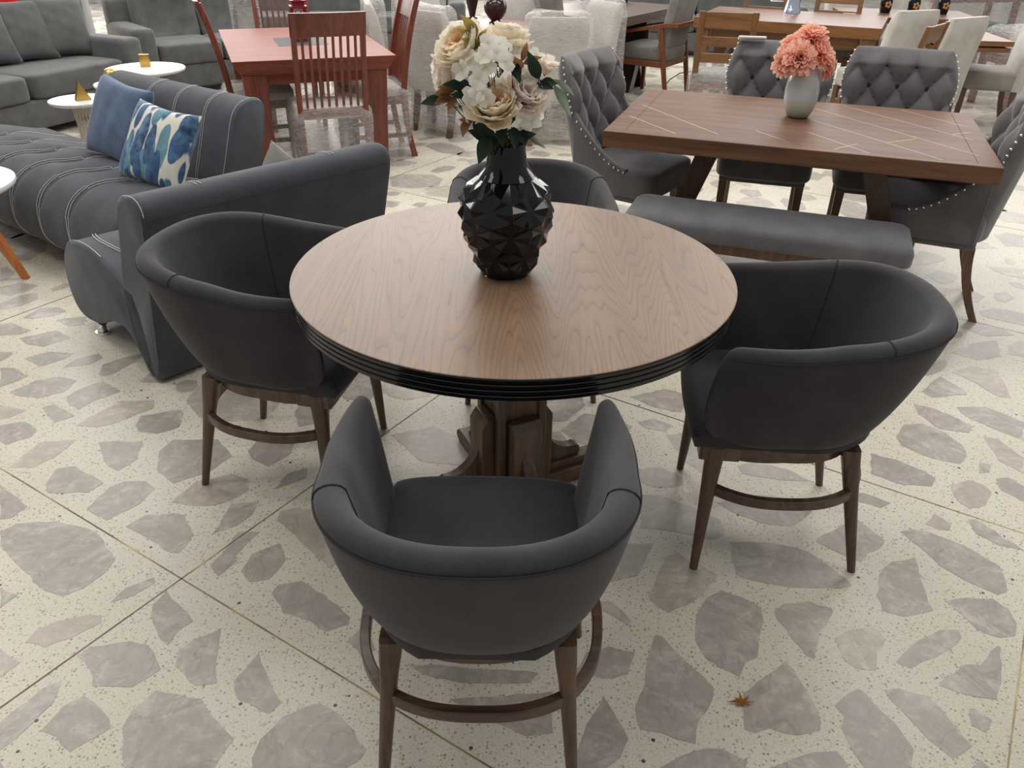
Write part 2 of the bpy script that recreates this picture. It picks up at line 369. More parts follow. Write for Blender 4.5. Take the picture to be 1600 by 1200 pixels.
def softbox(bm, c, s, e=.35, n=14, R=None, puff=0):
    """box with generous rounded edges (superellipsoid), good for cushions"""
    cx = Vector(c)
    def f(u, v):
        th = -pi+2*pi*u; ph = -pi/2+pi*v
        cp = spow(cos(ph), e); p = Vector((cp*spow(cos(th), e)*s[0]/2, cp*spow(sin(th), e)*s[1]/2, spow(sin(ph), e)*s[2]/2))
        if R is not None: p = R @ p
        return cx+p
    grid(bm, n*4, n*2, f); bmesh.ops.remove_doubles(bm, verts=bm.verts[:], dist=1e-5)
def rbox(bm, c, s, r, R=None, seg=3):
    """box with rounded edges by bmesh bevel"""
    t = bmesh.new(); box(t, (0, 0, 0), s)
    bmesh.ops.bevel(t, geom=t.edges[:]+t.verts[:], offset=r, segments=seg, profile=.5, affect='EDGES')
    for v in t.verts: v.co = (R @ v.co if R is not None else v.co)+Vector(c)
    me = bpy.data.meshes.new('tmp'); t.to_mesh(me); t.free(); bm.from_mesh(me); bpy.data.meshes.remove(me)
def rotz(a): return Matrix.Rotation(a, 3, 'Z')
def rotx(a): return Matrix.Rotation(a, 3, 'X')
def roty(a): return Matrix.Rotation(a, 3, 'Y')
def face_rz(dx, dy): return atan2(dx, -dy)      # rotation that turns local -Y towards (dx, dy)

# ================================================================== FLOOR
PHI = -.56558
nA = Vector((-sin(PHI), cos(PHI))); nB = Vector((-cos(PHI), -sin(PHI)))
offA = [.898+1.526*k for k in range(-2, 14)]; offB = [-.34+1.985*k for k in range(-7, 9)]
def ground(px, py, z=0):
    d = rt2*((px-800)/FPX)-up2*((py-600)/FPX)+fw
    t = (z-CAMH)/d.z
    return Vector((d.x*t, d.y*t))
STONES = []
def tr(ox, oy, sc, polys):
    for q in polys: STONES.append([ground(ox+a*sc, oy+b*sc) for a, b in q])
tr(1000, 750, .375, [
 [(380,260),(470,258),(600,272),(700,300),(750,330),(820,385),(885,440),(840,453),(720,452),(590,440),(500,425),(400,395),(380,330)],
 [(320,95),(400,72),(490,62),(600,75),(718,130),(690,155),(640,190),(500,180),(380,130)],
 [(35,480),(70,400),(105,320),(160,305),(325,395),(310,420),(230,500),(120,555),(40,495)],
 [(0,60),(90,65),(230,120),(330,165),(355,230),(310,250),(150,218),(0,200)],
 [(735,245),(900,160),(1020,250),(1010,275),(935,320),(920,340),(800,290),(735,258)],
 [(985,480),(1000,390),(1050,340),(1145,322),(1175,430),(1222,545),(1150,560),(1100,570),(1010,545)],
 [(1087,215),(1130,205),(1200,215),(1290,250),(1400,300),(1500,360),(1530,465),(1490,478),(1400,440),(1250,360),(1190,300)],
 [(1187,180),(1225,140),(1295,185),(1290,210),(1240,205)],
 [(1368,165),(1400,165),(1600,295),(1500,275),(1400,225)],
 [(1275,505),(1320,495),(1470,495),(1540,545),(1570,600),(1565,650),(1500,658),(1400,620),(1340,560)],
 [(230,620),(235,560),(280,490),(340,460),(430,490),(505,530),(515,590),(495,690),(490,740),(440,760),(415,820),(330,780),(270,740),(230,670)],
 [(557,550),(600,515),(700,505),(800,535),(805,550),(750,630),(738,690),(725,748),(690,730),(630,660)],
 [(810,660),(870,625),(960,615),(995,625),(1020,665),(1015,690),(990,710),(985,795),(900,785),(850,750)],
 [(1065,760),(1130,690),(1250,625),(1330,625),(1340,660),(1300,700),(1230,740),(1130,785)],
 [(1245,855),(1340,770),(1420,770),(1490,690),(1505,700),(1505,800),(1485,915),(1400,905)],
 [(1370,955),(1390,950),(1468,1000),(1445,1055),(1380,1020)],
 [(1018,875),(1080,870),(1200,900),(1260,960),(1385,1110),(1300,1160),(1200,1080),(1090,960)],
 [(810,940),(910,870),(940,890),(1000,960),(1060,1010),(1140,1120),(1130,1190),(1130,1240),(960,1240),(880,1120),(840,1030),(850,985)],
 [(430,890),(490,840),(600,758),(640,790),(700,890),(755,1010),(750,1045),(660,1065),(540,1035),(480,1055),(435,1040)],
 [(65,645),(90,650),(230,790),(310,870),(300,920),(240,1010),(232,1100),(150,1080),(90,1055),(0,1040),(-20,950),(20,860),(30,760)],
 [(60,1210),(170,1150),(280,1118),(340,1120),(430,1165),(450,1155),(440,1200),(400,1280),(100,1280)],
 [(540,1200),(640,1160),(720,1135),(820,1130),(870,1190),(850,1280),(560,1280)],
 [(1290,20),(1370,0),(1430,20),(1465,50),(1440,105),(1370,118),(1320,85)],
 [(1370,1210),(1420,1165),(1455,1200),(1440,1290)]])
tr(960, 580, .4, [
 [(1100,255),(1130,210),(1200,205),(1290,240),(1360,290),(1375,330),(1350,362),(1240,340),(1120,290)],
 [(1170,130),(1250,145),(1400,215),(1385,240),(1270,225),(1190,170)],
 [(1335,140),(1450,140),(1600,200),(1600,270),(1480,225),(1370,175)],
 [(1440,255),(1500,265),(1600,340),(1600,400),(1500,350)],
 [(1490,420),(1540,415),(1600,450),(1600,510),(1510,465)],
 [(1000,320),(1100,345),(1210,390),(1255,420),(1240,450),(1130,445),(1000,400)],
 [(1425,355),(1470,365),(1465,395),(1425,400)],
 [(1200,80),(1270,20),(1360,70),(1380,92),(1240,103)],
 [(1320,5),(1400,-20),(1500,0),(1530,60),(1550,105),(1500,100),(1400,40)],
 [(60,100),(200,70),(270,90),(280,130),(260,160),(150,140)],
 [(480,370),(560,355),(680,385),(770,430),(640,425),(500,400)],
 [(80,380),(180,375),(260,410),(270,445),(160,455),(90,430)],
 [(200,250),(290,240),(350,300),(340,400),(260,340)],
 [(90,200),(150,185),(225,210),(200,235),(120,225)],
 [(930,480),(970,475),(1080,515),(1040,535),(950,510)],
 [(1190,-50),(1300,-40),(1290,-10),(1240,15),(1150,30)]])
tr(0, 700, .4375, [
 [(0,300),(60,270),(200,262),(280,280),(340,300),(370,330),(410,400),(370,450),(300,500),(220,530),(160,510),(40,395),(0,350)],
 [(170,120),(200,75),(270,65),(370,125),(310,160),(170,160)],
 [(35,70),(90,20),(140,-20),(270,-30),(200,30),(120,70)],
 [(310,215),(330,200),(390,140),(440,120),(520,118),(555,145),(500,200),(380,260),(330,235)],
 [(450,280),(520,240),(620,233),(660,240),(692,310),(640,375),(610,375),(540,330)],
 [(350,-20),(510,-25),(490,40),(420,82),(380,60)],
 [(560,80),(570,10),(620,-30),(780,-30),(830,30),(740,90),(620,128)],
 [(610,195),(700,120),(830,93),(890,110),(890,150),(850,175),(790,200),(700,208)],
 [(760,305),(800,240),(830,200),(920,195),(900,240),(850,275)],
 [(885,10),(920,-30),(1060,-30),(1040,20),(960,68),(900,40)],
 [(975,150),(1030,90),(1100,70),(1090,110),(1030,130)],
 [(395,552),(450,500),(550,462),(555,480),(470,530)],
 [(90,695),(130,650),(200,620),(330,595),(365,600),(360,625),(250,680),(160,712)],
 [(540,600),(545,560),(595,508),(640,560),(690,620),(640,650),(600,705),(570,680)],
 [(275,745),(320,710),(460,690),(530,705),(575,790),(530,820),(470,855),(330,850),(320,790)],
 [(625,780),(640,720),(700,680),(790,645),(780,720),(770,770),(775,840),(700,850)],
 [(835,830),(925,730),(950,800),(1005,910),(960,950),(850,900)],
 [(145,1010),(230,920),(300,885),(390,965),(395,1000),(250,1085),(200,1030)],
 [(0,980),(60,930),(150,860),(220,830),(190,910),(100,1000),(0,1080)],
 [(435,1000),(470,940),(555,865),(640,880),(720,895),(780,980),(835,1040),(790,1100),(730,1180),(700,1250),(470,1250),(440,1130)],
 [(900,1110),(930,1040),(1010,960),(1140,912),(1210,950),(1310,1075),(1290,1110),(1200,1180),(1150,1250),(930,1250)],
 [(970,520),(990,490),(1080,475),(1160,525),(1250,605),(1240,630),(1170,655),(1080,610),(1010,590)],
 [(990,260),(1000,225),(1060,213),(1150,220),(1200,330),(1210,400),(1180,435),(1090,350)],
 [(750,420),(800,370),(850,300),(930,300),(840,385),(850,400),(780,460)],
 [(860,440),(900,380),(1000,340),(1020,400),(960,470),(890,480)],
 [(0,130),(50,170),(100,210),(40,250),(0,255)],
 [(0,500),(65,525),(0,570)], [(0,715),(75,765),(0,820)],
 [(1240,690),(1300,630),(1340,720),(1300,760)]])
tr(400, 800, .4375, [
 [(540,545),(640,545),(1010,575),(980,610),(760,612),(600,580)],
 [(690,670),(850,660),(1060,640),(1060,790),(960,800),(850,750)],
 [(1130,580),(1180,500),(1260,480),(1355,500),(1330,575),(1270,597),(1180,580)],
 [(1230,320),(1270,320),(1340,390),(1330,403),(1230,350)],
 [(1130,900),(1180,760),(1240,655),(1280,720),(1330,810),(1300,880),(1200,940)],
 [(1250,190),(1300,115),(1420,110),(1360,230),(1270,250)]])
tr(0, 400, .25, [
 [(140,390),(250,325),(370,320),(415,345),(370,365),(200,392)],
 [(345,405),(400,390),(540,380),(530,430),(430,440)],
 [(120,515),(350,465),(440,510),(380,530),(270,570),(160,550)],
 [(0,425),(70,420),(195,465),(130,490),(0,500)],
 [(0,195),(130,165),(240,185),(160,225),(60,250),(0,240)],
 [(0,300),(120,245),(230,232),(240,265),(140,310),(0,335)],
 [(0,75),(50,65),(95,100),(60,140),(0,160)],
 [(315,210),(400,170),(430,170),(440,190),(340,222)],
 [(155,640),(300,600),(460,610),(380,650),(250,690)],
 [(390,700),(460,650),(620,610),(640,640),(560,680)],
 [(60,850),(220,780),(370,755),(480,780),(400,850),(230,890),(90,870)],
 [(415,880),(480,840),(640,785),(755,845),(600,900),(490,962),(420,910)],
 [(470,1060),(600,990),(760,905),(965,900),(960,950),(850,990),(700,1050),(600,1070)],
 [(260,950),(340,925),(470,1000),(340,1040)],
 [(845,1060),(880,1000),(1130,960),(1150,990),(1120,1070),(980,1112),(870,1100)],
 [(615,740),(640,680),(760,640),(900,610),(850,660),(700,740),(640,752)],
 [(0,700),(90,700),(180,750),(60,800),(0,820)],
 [(0,930),(170,965),(60,1010),(0,1020)],
 [(0,1060),(150,1035),(230,1080),(200,1130),(40,1180),(0,1160)]])
tr(1350, 200, .3, [
 [(255,670),(300,640),(400,660),(430,685),(330,715),(270,715)],
 [(325,765),(390,740),(490,770),(470,800),(400,810)],
 [(500,850),(560,840),(630,880),(590,910),(520,900)],
 [(600,955),(680,935),(833,965),(833,1030),(700,1000),(620,980)],
 [(675,860),(740,850),(785,885),(740,910),(690,900)],
 [(480,1000),(590,1005),(700,1040),(790,1080),(640,1085),(500,1040)],
 [(450,1170),(560,1120),(690,1105),(715,1190),(600,1210)],
 [(680,560),(740,545),(833,560),(833,620),(740,615)],
 [(640,720),(833,735),(833,785),(720,760)]])
def build_floor():
    bm = B(); mi = {'floor': 0}
    X0, X1, Y0, Y1 = -16, 18, -4, 26
    f = bm.faces.new([bm.verts.new(p) for p in ((X0, Y0, 0), (X1, Y0, 0), (X1, Y1, 0), (X0, Y1, 0))]); f.material_index = 0
    rnd = random.Random(5)
    cells = {}
    def reg(c, r): cells.setdefault((int(c.x//.5), int(c.y//.5)), []).append((c.x, c.y, r))
    def free(c, r, gap):
        cx, cy = int(c.x//.5), int(c.y//.5)
        for i in (-1, 0, 1):
            for j in (-1, 0, 1):
                for x, y, q in cells.get((cx+i, cy+j), ()):
                    if (x-c.x)**2+(y-c.y)**2 < (r+q+gap)**2: return False
        return True
    def add(poly, z, mat):
        # subdivide and roughen the outline a little so the pieces look broken
        out = []
        n = len(poly)
        for i in range(n):
            a, b = poly[i], poly[(i+1) % n]; d = b-a; L = d.length
            k = max(1, int(L/.028)); nn = Vector((-d.y, d.x))/max(L, 1e-6)
            for s in range(k):
                out.append(a+d*(s/k)+nn*(rnd.uniform(-.0045, .0045) if s else 0))
        try: fc = bm.faces.new([bm.verts.new((p.x, p.y, z)) for p in out])
        except ValueError: return
        fc.normal_update()
        if fc.normal.z < 0: fc.normal_flip()
        fc.material_index = mat
    for k, q in enumerate(STONES):
        add(q, .0006, 2 if k % 4 == 1 else (3 if k % 5 == 2 else 1))
        c = sum(q, Vector((0, 0)))/len(q)
        # cover traced stones with several small discs for the packing test
        for p in q: reg(p, .035); reg((p+c)/2, .04)
        reg(c, .07)
    # the traced parts of the frame keep their own gaps: no filler there
    def traced(c):
        if c.y < 1.93: return True
        return False
    def vis(c, mrg=.6):
        d = Vector((c.x, c.y, -CAMH)); w = d.dot(fw)
        return w > .3 and abs(d.dot(rt2)/w) < .634+mrg/w and abs(d.dot(up2)/w) < .48+mrg/w
    for R0, R1, tries in ((.11, .19, 16000), (.07, .11, 16000), (.04, .06, 8000)):
        for _ in range(tries):
            y = rnd.uniform(.2, 21); x = rnd.uniform(-12, 13); c = Vector((x, y))
            if not vis(c) or traced(c) and vis(c, 0): continue
            r = rnd.uniform(R0, R1)
            if not free(c, r*.8, .012): continue
            if min(abs(c.dot(nA)-o) for o in offA) < r*.8 or min(abs(c.dot(nB)-o) for o in offB) < r*.8: continue
            a0 = rnd.uniform(0, pi); el = rnd.uniform(.75, 1.35); n = rnd.randint(5, 8); ang = 0; poly = []
            for i in range(n):
                t = 2*pi*(i+rnd.uniform(-.28, .28))/n; rr = r*rnd.uniform(.82, 1.12)
                p = Vector((cos(t)*rr*el, sin(t)*rr/el)); poly.append(c+Vector((p.x*cos(a0)-p.y*sin(a0), p.x*sin(a0)+p.y*cos(a0))))
            add(poly, .0006, rnd.choice((1, 1, 2, 3))); reg(c, r*.85)
    # brass divider strips of the slab grid
    for nn, offs in ((nA, offA), (nB, offB)):
        d = Vector((-nn.y, nn.x))
        for o in offs:
            a = nn*o-d*24; b = nn*o+d*24
            w = nn*.0019
            q = [a-w, b-w, b+w, a+w]
            fc = bm.faces.new([bm.verts.new((p.x, p.y, .0011)) for p in q]); fc.normal_update()
            if fc.normal.z < 0: fc.normal_flip()
            fc.material_index = 4
    o = link('floor', bm, [M['floor'], M['stoneA'], M['stoneB'], M['stoneC'], M['brass']], smooth=False)
    o['kind'] = 'structure'
build_floor()

# ================================================================== ROUND TABLE
def round_table():
    t = thing('round_dining_table', 'round pedestal dining table with oak veneer top and black grooved edge', 'table', (0, 2.062, 0))
    bm = B(); seg = 128
    prof = [(.0001, .757), (.5955, .757), (.5975, .7585), (.5955, .76), (.0001, .76)]
    lathe(bm, prof, seg); link('tabletop', bm, M['veneer'], t, angle=25)
    bm = B(); pr = [(.0001, .702), (.588, .702)]
    z = .702; r = .595
    for k in range(4):      # four rounded reeds with fine grooves between them
        pr += [(r-.005, z), (r-.0012, z+.0012), (r, z+.0035), (r, z+.0102), (r-.0012, z+.0122), (r-.005, z+.0134)]
        z += .0136
    pr += [(.5975, .757), (.0001, .7568)]
    lathe(bm, pr, seg); link('edge_band', bm, M['band'], t, angle=25)
    al = radians(26); R = rotz(al)
    bm = B(); box(bm, (0, 0, .36), (.135, .135, .66), R); link('pedestal_column', bm, M['pedestal'], t, bevel=.003)
    for sx in (-1, 1):
        for sy in (-1, 1):
            bm = B(); box(bm, R @ Vector((sx*.066, sy*.066, .37)), (.026, .026, .64), R); link('corner_post', bm, M['pedestal'], t, bevel=.003)
    bm = B(); box(bm, (0, 0, .678), (.4, .4, .028), R); link('top_plate', bm, M['pedfoot'], t, bevel=.004)
    for k in range(4):
        Rk = rotz(al+k*pi/2)
        bm = B()
        poly = [(.05, 0), (.31, 0), (.335, .018), (.335, .035), (.318, .052), (.05, .052)]
        prism(bm, poly, lambda p, s: Rk @ Vector((p[0], (-.05 if s == 0 else .05), p[1]))); fixn(bm)
        ft = link('foot', bm, M['pedfoot'], t, bevel=.003)
        bm = B(); prism(bm, [(.05, .052), (.27, .052), (.275, .06), (.255, .08), (.05, .08)], lambda p, s: Rk @ Vector((p[0], (-.03 if s == 0 else .03), p[1]))); fixn(bm)
        link('foot_cap', bm, M['pedfoot'], t, bevel=.002)
        bm = B(); pts = [(.06, .08), (.235, .08), (.24, .09), (.238, .112), (.225, .12)]
        for i in range(9):
            a = i/8*pi/2; pts.append((.215-.1*sin(a), .118+.115*(1-cos(a))))
        pts += [(.108, .245), (.06, .245)]
        prism(bm, pts, lambda p, s: Rk @ Vector((p[0], (-.018 if s == 0 else .018), p[1]))); fixn(bm)
        link('scroll_bracket', bm, M['pedestal'], t, bevel=.002)
        bm = B(); prism(bm, [(.07, .05), (.118, .05), (.118, .285), (.098, .315), (.07, .315)], lambda p, s: Rk @ Vector((p[0], (-.047 if s == 0 else .047), p[1]))); fixn(bm)
        link('corbel_block', bm, M['pedestal'], t, bevel=.002)
round_table()

# ================================================================== TUB CHAIRS
def tub_curve(s, lvl):
    """plan of the shell centre line; s in -1..1, lvl 0 bottom .. 1 top"""
    ha = .200+(.262-.200)*lvl       # half width
    back = .170+(.316-.170)*lvl
    front = -.205-.07*lvl
    side = back-ha*1.02             # y where the straight arm meets the back arc
    La = side-front; Lb = ha*pi/2*1.0
    tot = La+Lb; d = abs(s)*tot; sg = 1 if s >= 0 else -1
    if d < Lb:
        a = d/Lb*pi/2; e = .84
        x = spow(sin(a), e)*ha; y = side+spow(cos(a), e)*(back-side)
    else:
        q = (d-Lb)/La; x = ha*(1+.045*sin(pi*min(1, q*1.1))-.035*q*q); y = side-(d-Lb)
    return Vector((x*sg, y, 0))
def tub_top(s):
    a = abs(s); z = .772-.052*(1/(1+math.exp(-(a-.52)*9)))
    if a > .92: z -= .20*((a-.92)/.08)**2.6
    return z
def tub_chair(label, loc, rz):
    t = thing('tub_chair', label, 'chair', loc, rz, 'charcoal tub chairs around the round table')
    bm = B(); NS = 64; prof = []
    def section(s):
        a = abs(s); z0 = .405; z1 = tub_top(s)
        tk = .034*(1-.5*max(0, (a-.5)/.5)**1.5)*(1 if a < .9 else sqrt(max(.0, 1-((a-.9)/.1)**2))) + .002
        e = .004
        tn = (tub_curve(min(1, s+e), .6)-tub_curve(max(-1, s-e), .6)).normalized(); nr = Vector((tn.y, -tn.x, 0))   # outward? fixed below
        c0 = tub_curve(s, .6)
        if nr.dot(c0-Vector((0, 0, 0))) < 0: nr = -nr
        if a > .97: nr = Vector((1 if s > 0 else -1, 0, 0))
        pts = []
        N = 9
        for i in range(N+1):           # outer wall going up
            q = i/N; lv = q**.70; z = z0+(z1-.022-z0)*q
            bul = .006*sin(pi*q)
            pts.append(tub_curve(s, lv)+nr*(tk*(.62+.2*q)+bul)+Vector((0, 0, z)))
        for i in range(1, 7):          # rounded rim
            an = pi*i/7
            pts.append(tub_curve(s, 1)+nr*(tk*.85*cos(an))+Vector((0, 0, z1-.022+.026*sin(an))))
        for i in range(N+1):
            q = 1-i/N; lv = q**.70; z = z0+.02+(z1-.022-z0-.02)*q
            pts.append(tub_curve(s, lv)-nr*(tk*(.62+.2*q)+.004*sin(pi*q))+Vector((0, 0, z)))
        return pts
    rings = [section(-1+2*i/NS) for i in range(NS+1)]
    loft(bm, rings, True, True); fixn(bm)
    sh = link('upholstered_shell', bm, M['tub'], t, subsurf=1, angle=180)
    # seams: rim piping outside and two joints where the back meets the arms
    bm = B(); pts = []
    for i in range(61):
        s = -.93+1.86*i/60; p = section(s); pts.append(p[9]+(p[9]-p[18])*.008)
    tube(bm, pts, .0022, 6); link('rim_seam', bm, M['seam'], sh)
    for s in (-.47, .47):
        bm = B(); p = section(s); tube(bm, [p[9+i]+(p[9+i]-(p[9]+p[16])/2)*.0 for i in range(0, 16)], .0022, 6)
        link('joint_seam', bm, M['seam'], sh)
        # soft pulls in the cloth beside the joint
    # seat
    bm = B()
    def seat(u, v):
        x = (u*2-1); y = (v*2-1)
        hw = .222 if y < .2 else .222*sqrt(max(0, 1-((y-.2)/.8)**2*.75))
        px_ = x*hw; py_ = -.035+y*.24 - (.012*(1-x*x) if y < 0 else 0)*abs(min(0, y))
        return px_, py_, x, y
    def top(u, v):
        a, b, x, y = seat(u, v); edge = (1-abs(x)**6)*(1-abs(y)**8)
        return Vector((a, b, .437+.05*max(0, edge)**.4+.012*(1-x*x)*(1-y*y)))
    def bot(u, v):
        a, b, x, y = seat(u, v); return Vector((a*.985, b*.985, .404+0*x))
    g1 = grid(bm, 28, 28, top); g2 = grid(bm, 28, 28, bot)
    N = 28
    bd = [(i, 0) for i in range(N)]+[(N, j) for j in range(N)]+[(i, N) for i in range(N, 0, -1)]+[(0, j) for j in range(N, 0, -1)]
    for k in range(len(bd)):
        a, b = bd[k], bd[(k+1) % len(bd)]
        try: bm.faces.new((g1[a[0]][a[1]], g1[b[0]][b[1]], g2[b[0]][b[1]], g2[a[0]][a[1]]))
        except ValueError: pass
    bmesh.ops.remove_doubles(bm, verts=bm.verts[:], dist=1e-5); fixn(bm)
    link('seat', bm, M['tub'], t, angle=60)
    # apron: bent wood rail under the shell
    def rail(bm, z0, z1, s0, s1, off, w, n=40, lvl=0.0, bow=0):
        rings = []
        for i in range(n+1):
            s = s0+(s1-s0)*i/n; c = tub_curve(s, lvl); e = .01
            tn = (tub_curve(min(1, s+e), lvl)-tub_curve(max(-1, s-e), lvl)).normalized(); nr = Vector((tn.y, -tn.x, 0))
            if nr.dot(c) < 0: nr = -nr
            c = c+nr*off
            rings.append([c-nr*w/2+Vector((0, 0, z0)), c+nr*w/2+Vector((0, 0, z0)), c+nr*w/2+Vector((0, 0, z1)), c-nr*w/2+Vector((0, 0, z1))])
        loft(bm, rings, True, True); fixn(bm)
    bm = B(); rail(bm, .362, .406, -1, 1, -.004, .024); link('bent_apron', bm, M['apron'], t, bevel=.002)
    bm = B(); box(bm, (0, -.243, .384), (.43, .024, .044)); [box(bm, (q*.205, -.2, .384), (.024, .10, .044)) for q in (-1, 1)]; link('front_apron', bm, M['apron'], t, bevel=.002)
    LG = {(-1, -1): ((-.196, -.212), (-.2375, -.225)), (1, -1): ((.196, -.212), (.2375, -.225)),
          (-1, 1): ((-.168, .14), (-.2, .222)), (1, 1): ((.168, .14), (.2, .222))}
    for (sx, sy), (tp, bt) in LG.items():
        bm = B(); rings = []
        for i in range(9):
            q = i/8; z = .40*(1-q)
            x = tp[0]+(bt[0]-tp[0])*q; y = tp[1]+(bt[1]-tp[1])*q
            w = .046*(1-q)+.022*q if q < .25 else .04*(1-q)+.021*q; h = .05*(1-q)+.023*q
            ex = .35+.65*min(1, q*2.2); rings.append([Vector((x+spow(cos(a), ex)*w/2, y+spow(sin(a), ex)*h/2, z)) for a in [2*pi*k/16+pi/16 for k in range(16)]])
        loft(bm, rings); fixn(bm); link('leg', bm, M['leg'], t, angle=40)
    def stretch(a, b, bow, z=.262):
        bm = B(); A = Vector((*a, 0)); Bv = Vector((*b, 0)); d = Bv-A; n = Vector((d.y, -d.x, 0)).normalized()
        if n.dot((A+Bv)/2) < 0: n = -n
        rings = []
        for i in range(21):
            q = i/20; h = bow*(1-abs(2*q-1)**2.6)
            c = A+d*q+n*h
            hq = -2.6*bow*2*spow(2*q-1, 1.6)/d.length
            tn = (d.normalized()+n*hq).normalized(); nr = Vector((tn.y, -tn.x, 0))
            rings.append([c-nr*.011+Vector((0, 0, z-.014)), c+nr*.011+Vector((0, 0, z-.014)), c+nr*.011+Vector((0, 0, z+.014)), c-nr*.011+Vector((0, 0, z+.014))])
        loft(bm, rings); fixn(bm); link('stretcher', bm, M['apron'], t, bevel=.003)
    stretch((-.178, .168), (.178, .168), .045)
    stretch((-.207, -.20), (-.178, .168), .06); stretch((.207, -.20), (.178, .168), .06)
    return t
tub0 = tub_chair('charcoal tub chair nearest the camera, seen from behind in front of the round table', (-.058, 1.235, 0), pi)
dup(tub0, (.770, 1.930, 0), face_rz(-.995, .09), 'charcoal tub chair to the right of the round table, beside the grey bench')
dup(tub0, (-.725, 2.215, 0), face_rz(.98, -.2), 'charcoal tub chair to the left of the round table, against the slate sofa back')
dup(tub0, (.06, 2.81, 0), radians(3), 'charcoal tub chair on the far side of the round table, behind the black vase')

# ================================================================== BLACK VASE AND BOUQUET
VX, VY = -.022, 2.043
def faceted_vase():
    """low poly body: pressed-in lattice nodes, raised ridge middles"""
    NA = 7
    prof = [(0.0, .068), (.03, .084), (.085, .106), (.15, .124), (.2, .124), (.235, .106), (.262, .074), (.29, .052), (.345, .046)]
    def rad(z):
        for (z0, r0), (z1, r1) in zip(prof, prof[1:]):
            if z <= z1:
                q = (z-z0)/(z1-z0); return r0+(r1-r0)*q
        return prof[-1][1]
    rows = [0.0, .066, .134, .2, .262]
    def V(u, z, d): th = 2*pi*u/NA+.35; r_ = rad(z)+d; return Vector((r_*cos(th), r_*sin(th), z))
    bm = B(); cache = {}
    def vert(u, z, d):
        key = (round((u % NA)*12), round(z*10000))
        if key not in cache: cache[key] = bm.verts.new(V(u, z, d))
        return cache[key]
    last = len(rows)-1
    def node(r, k): return (k+(.5 if r % 2 else 0), rows[r], -.002 if r in (0, last) else -.009)
    def mid(a, b):
        u = (a[0]+b[0])/2; z = (a[1]+b[1])/2; edge = a[1] == b[1] and a[1] in (0.0, rows[last])
        return (u, z, -.001 if edge else .0045)
    for r in range(last):
        for k in range(NA):
            o_ = .5 if r % 2 else 0; o2 = .5 if (r+1) % 2 else 0
            a = node(r, k); b = node(r, k+1); 
            c = (k+.5 if r % 2 == 0 else k+1.0, rows[r+1], node(r+1, 0)[2])
            d = (c[0]+1, c[1], c[2])
            for tri in ((a, b, c), (b, d, c)):
                m01, m12, m20 = mid(tri[0], tri[1]), mid(tri[1], tri[2]), mid(tri[2], tri[0])
                cen = (sum(q[0] for q in tri)/3, sum(q[1] for q in tri)/3, -.004)
                P0 = [vert(*q) for q in (tri[0], m01, tri[1], m12, tri[2], m20)]; cv = vert(*cen)
                for i_ in range(6):
                    try: bm.faces.new((P0[i_], P0[(i_+1) % 6], cv))
                    except ValueError: pass
    fixn(bm)
    o = link('faceted_vase', bm, M['black_gloss'], None, angle=30, bevel=.0028, bseg=3)
    o.location = (VX, VY, .7602)
    tag(o, 'glossy black faceted ceramic vase standing on the round table', 'vase')
    bm = B(); lathe(bm, [(.001, .006), (.062, .004), (.066, .0005), (.001, .0005)], 40); link('foot', bm, M['black_gloss'], o)
    bm = B(); seg = 64
    pr = [(.070, .256), (.074, .262), (.066, .272), (.058, .282), (.052, .295), (.049, .315), (.0465, .343), (.045, .346), (.0425, .345), (.042, .32), (.045, .29), (.05, .262), (.03, .25)]
    rings = [[Vector((r_*cos(2*pi*k/seg), r_*sin(2*pi*k/seg), z)) for k in range(seg)] for r_, z in pr]
    loft(bm, rings, True, False); fixn(bm); link('neck', bm, M['black_gloss'], o, angle=60)
faceted_vase()

def petal(bm, base, out, upv, L, Wd, cup=.3, curl=.2, n=6, mrows=6, ruf=0, tip=1.0, rnd=random):
    """one cupped petal from base towards out, bending up"""
    out = out.normalized(); side = out.cross(upv).normalized(); u2 = side.cross(out).normalized()
    ph = rnd.uniform(0, 6.28)
    def f(a, b):
        x = (a-.5)*2; t = b
        w = Wd*.5*(sin(min(1, t*1.02)**.75*pi*.86)**.62 if t > 0 else .12) if tip == 1 else Wd*.5*max(.02, sin(pi*min(1, t**tip)))
        w = max(w, Wd*.06*(1 if tip == 1 else .2))
        lift = cup*L*(x*x)*.5*sin(pi*min(1, t)) + curl*L*t*t
        rf = ruf*L*sin(x*7+ph)*t*t
        return base+out*(L*t)+side*(w*x)+u2*(lift+rf)
    grid(bm, n, mrows, f, uv=True)
def dirv(az, el): return Vector((cos(az)*cos(el), sin(az)*cos(el), sin(el)))
def align(axis):
    return axis.to_track_quat('Z', 'Y').to_matrix()
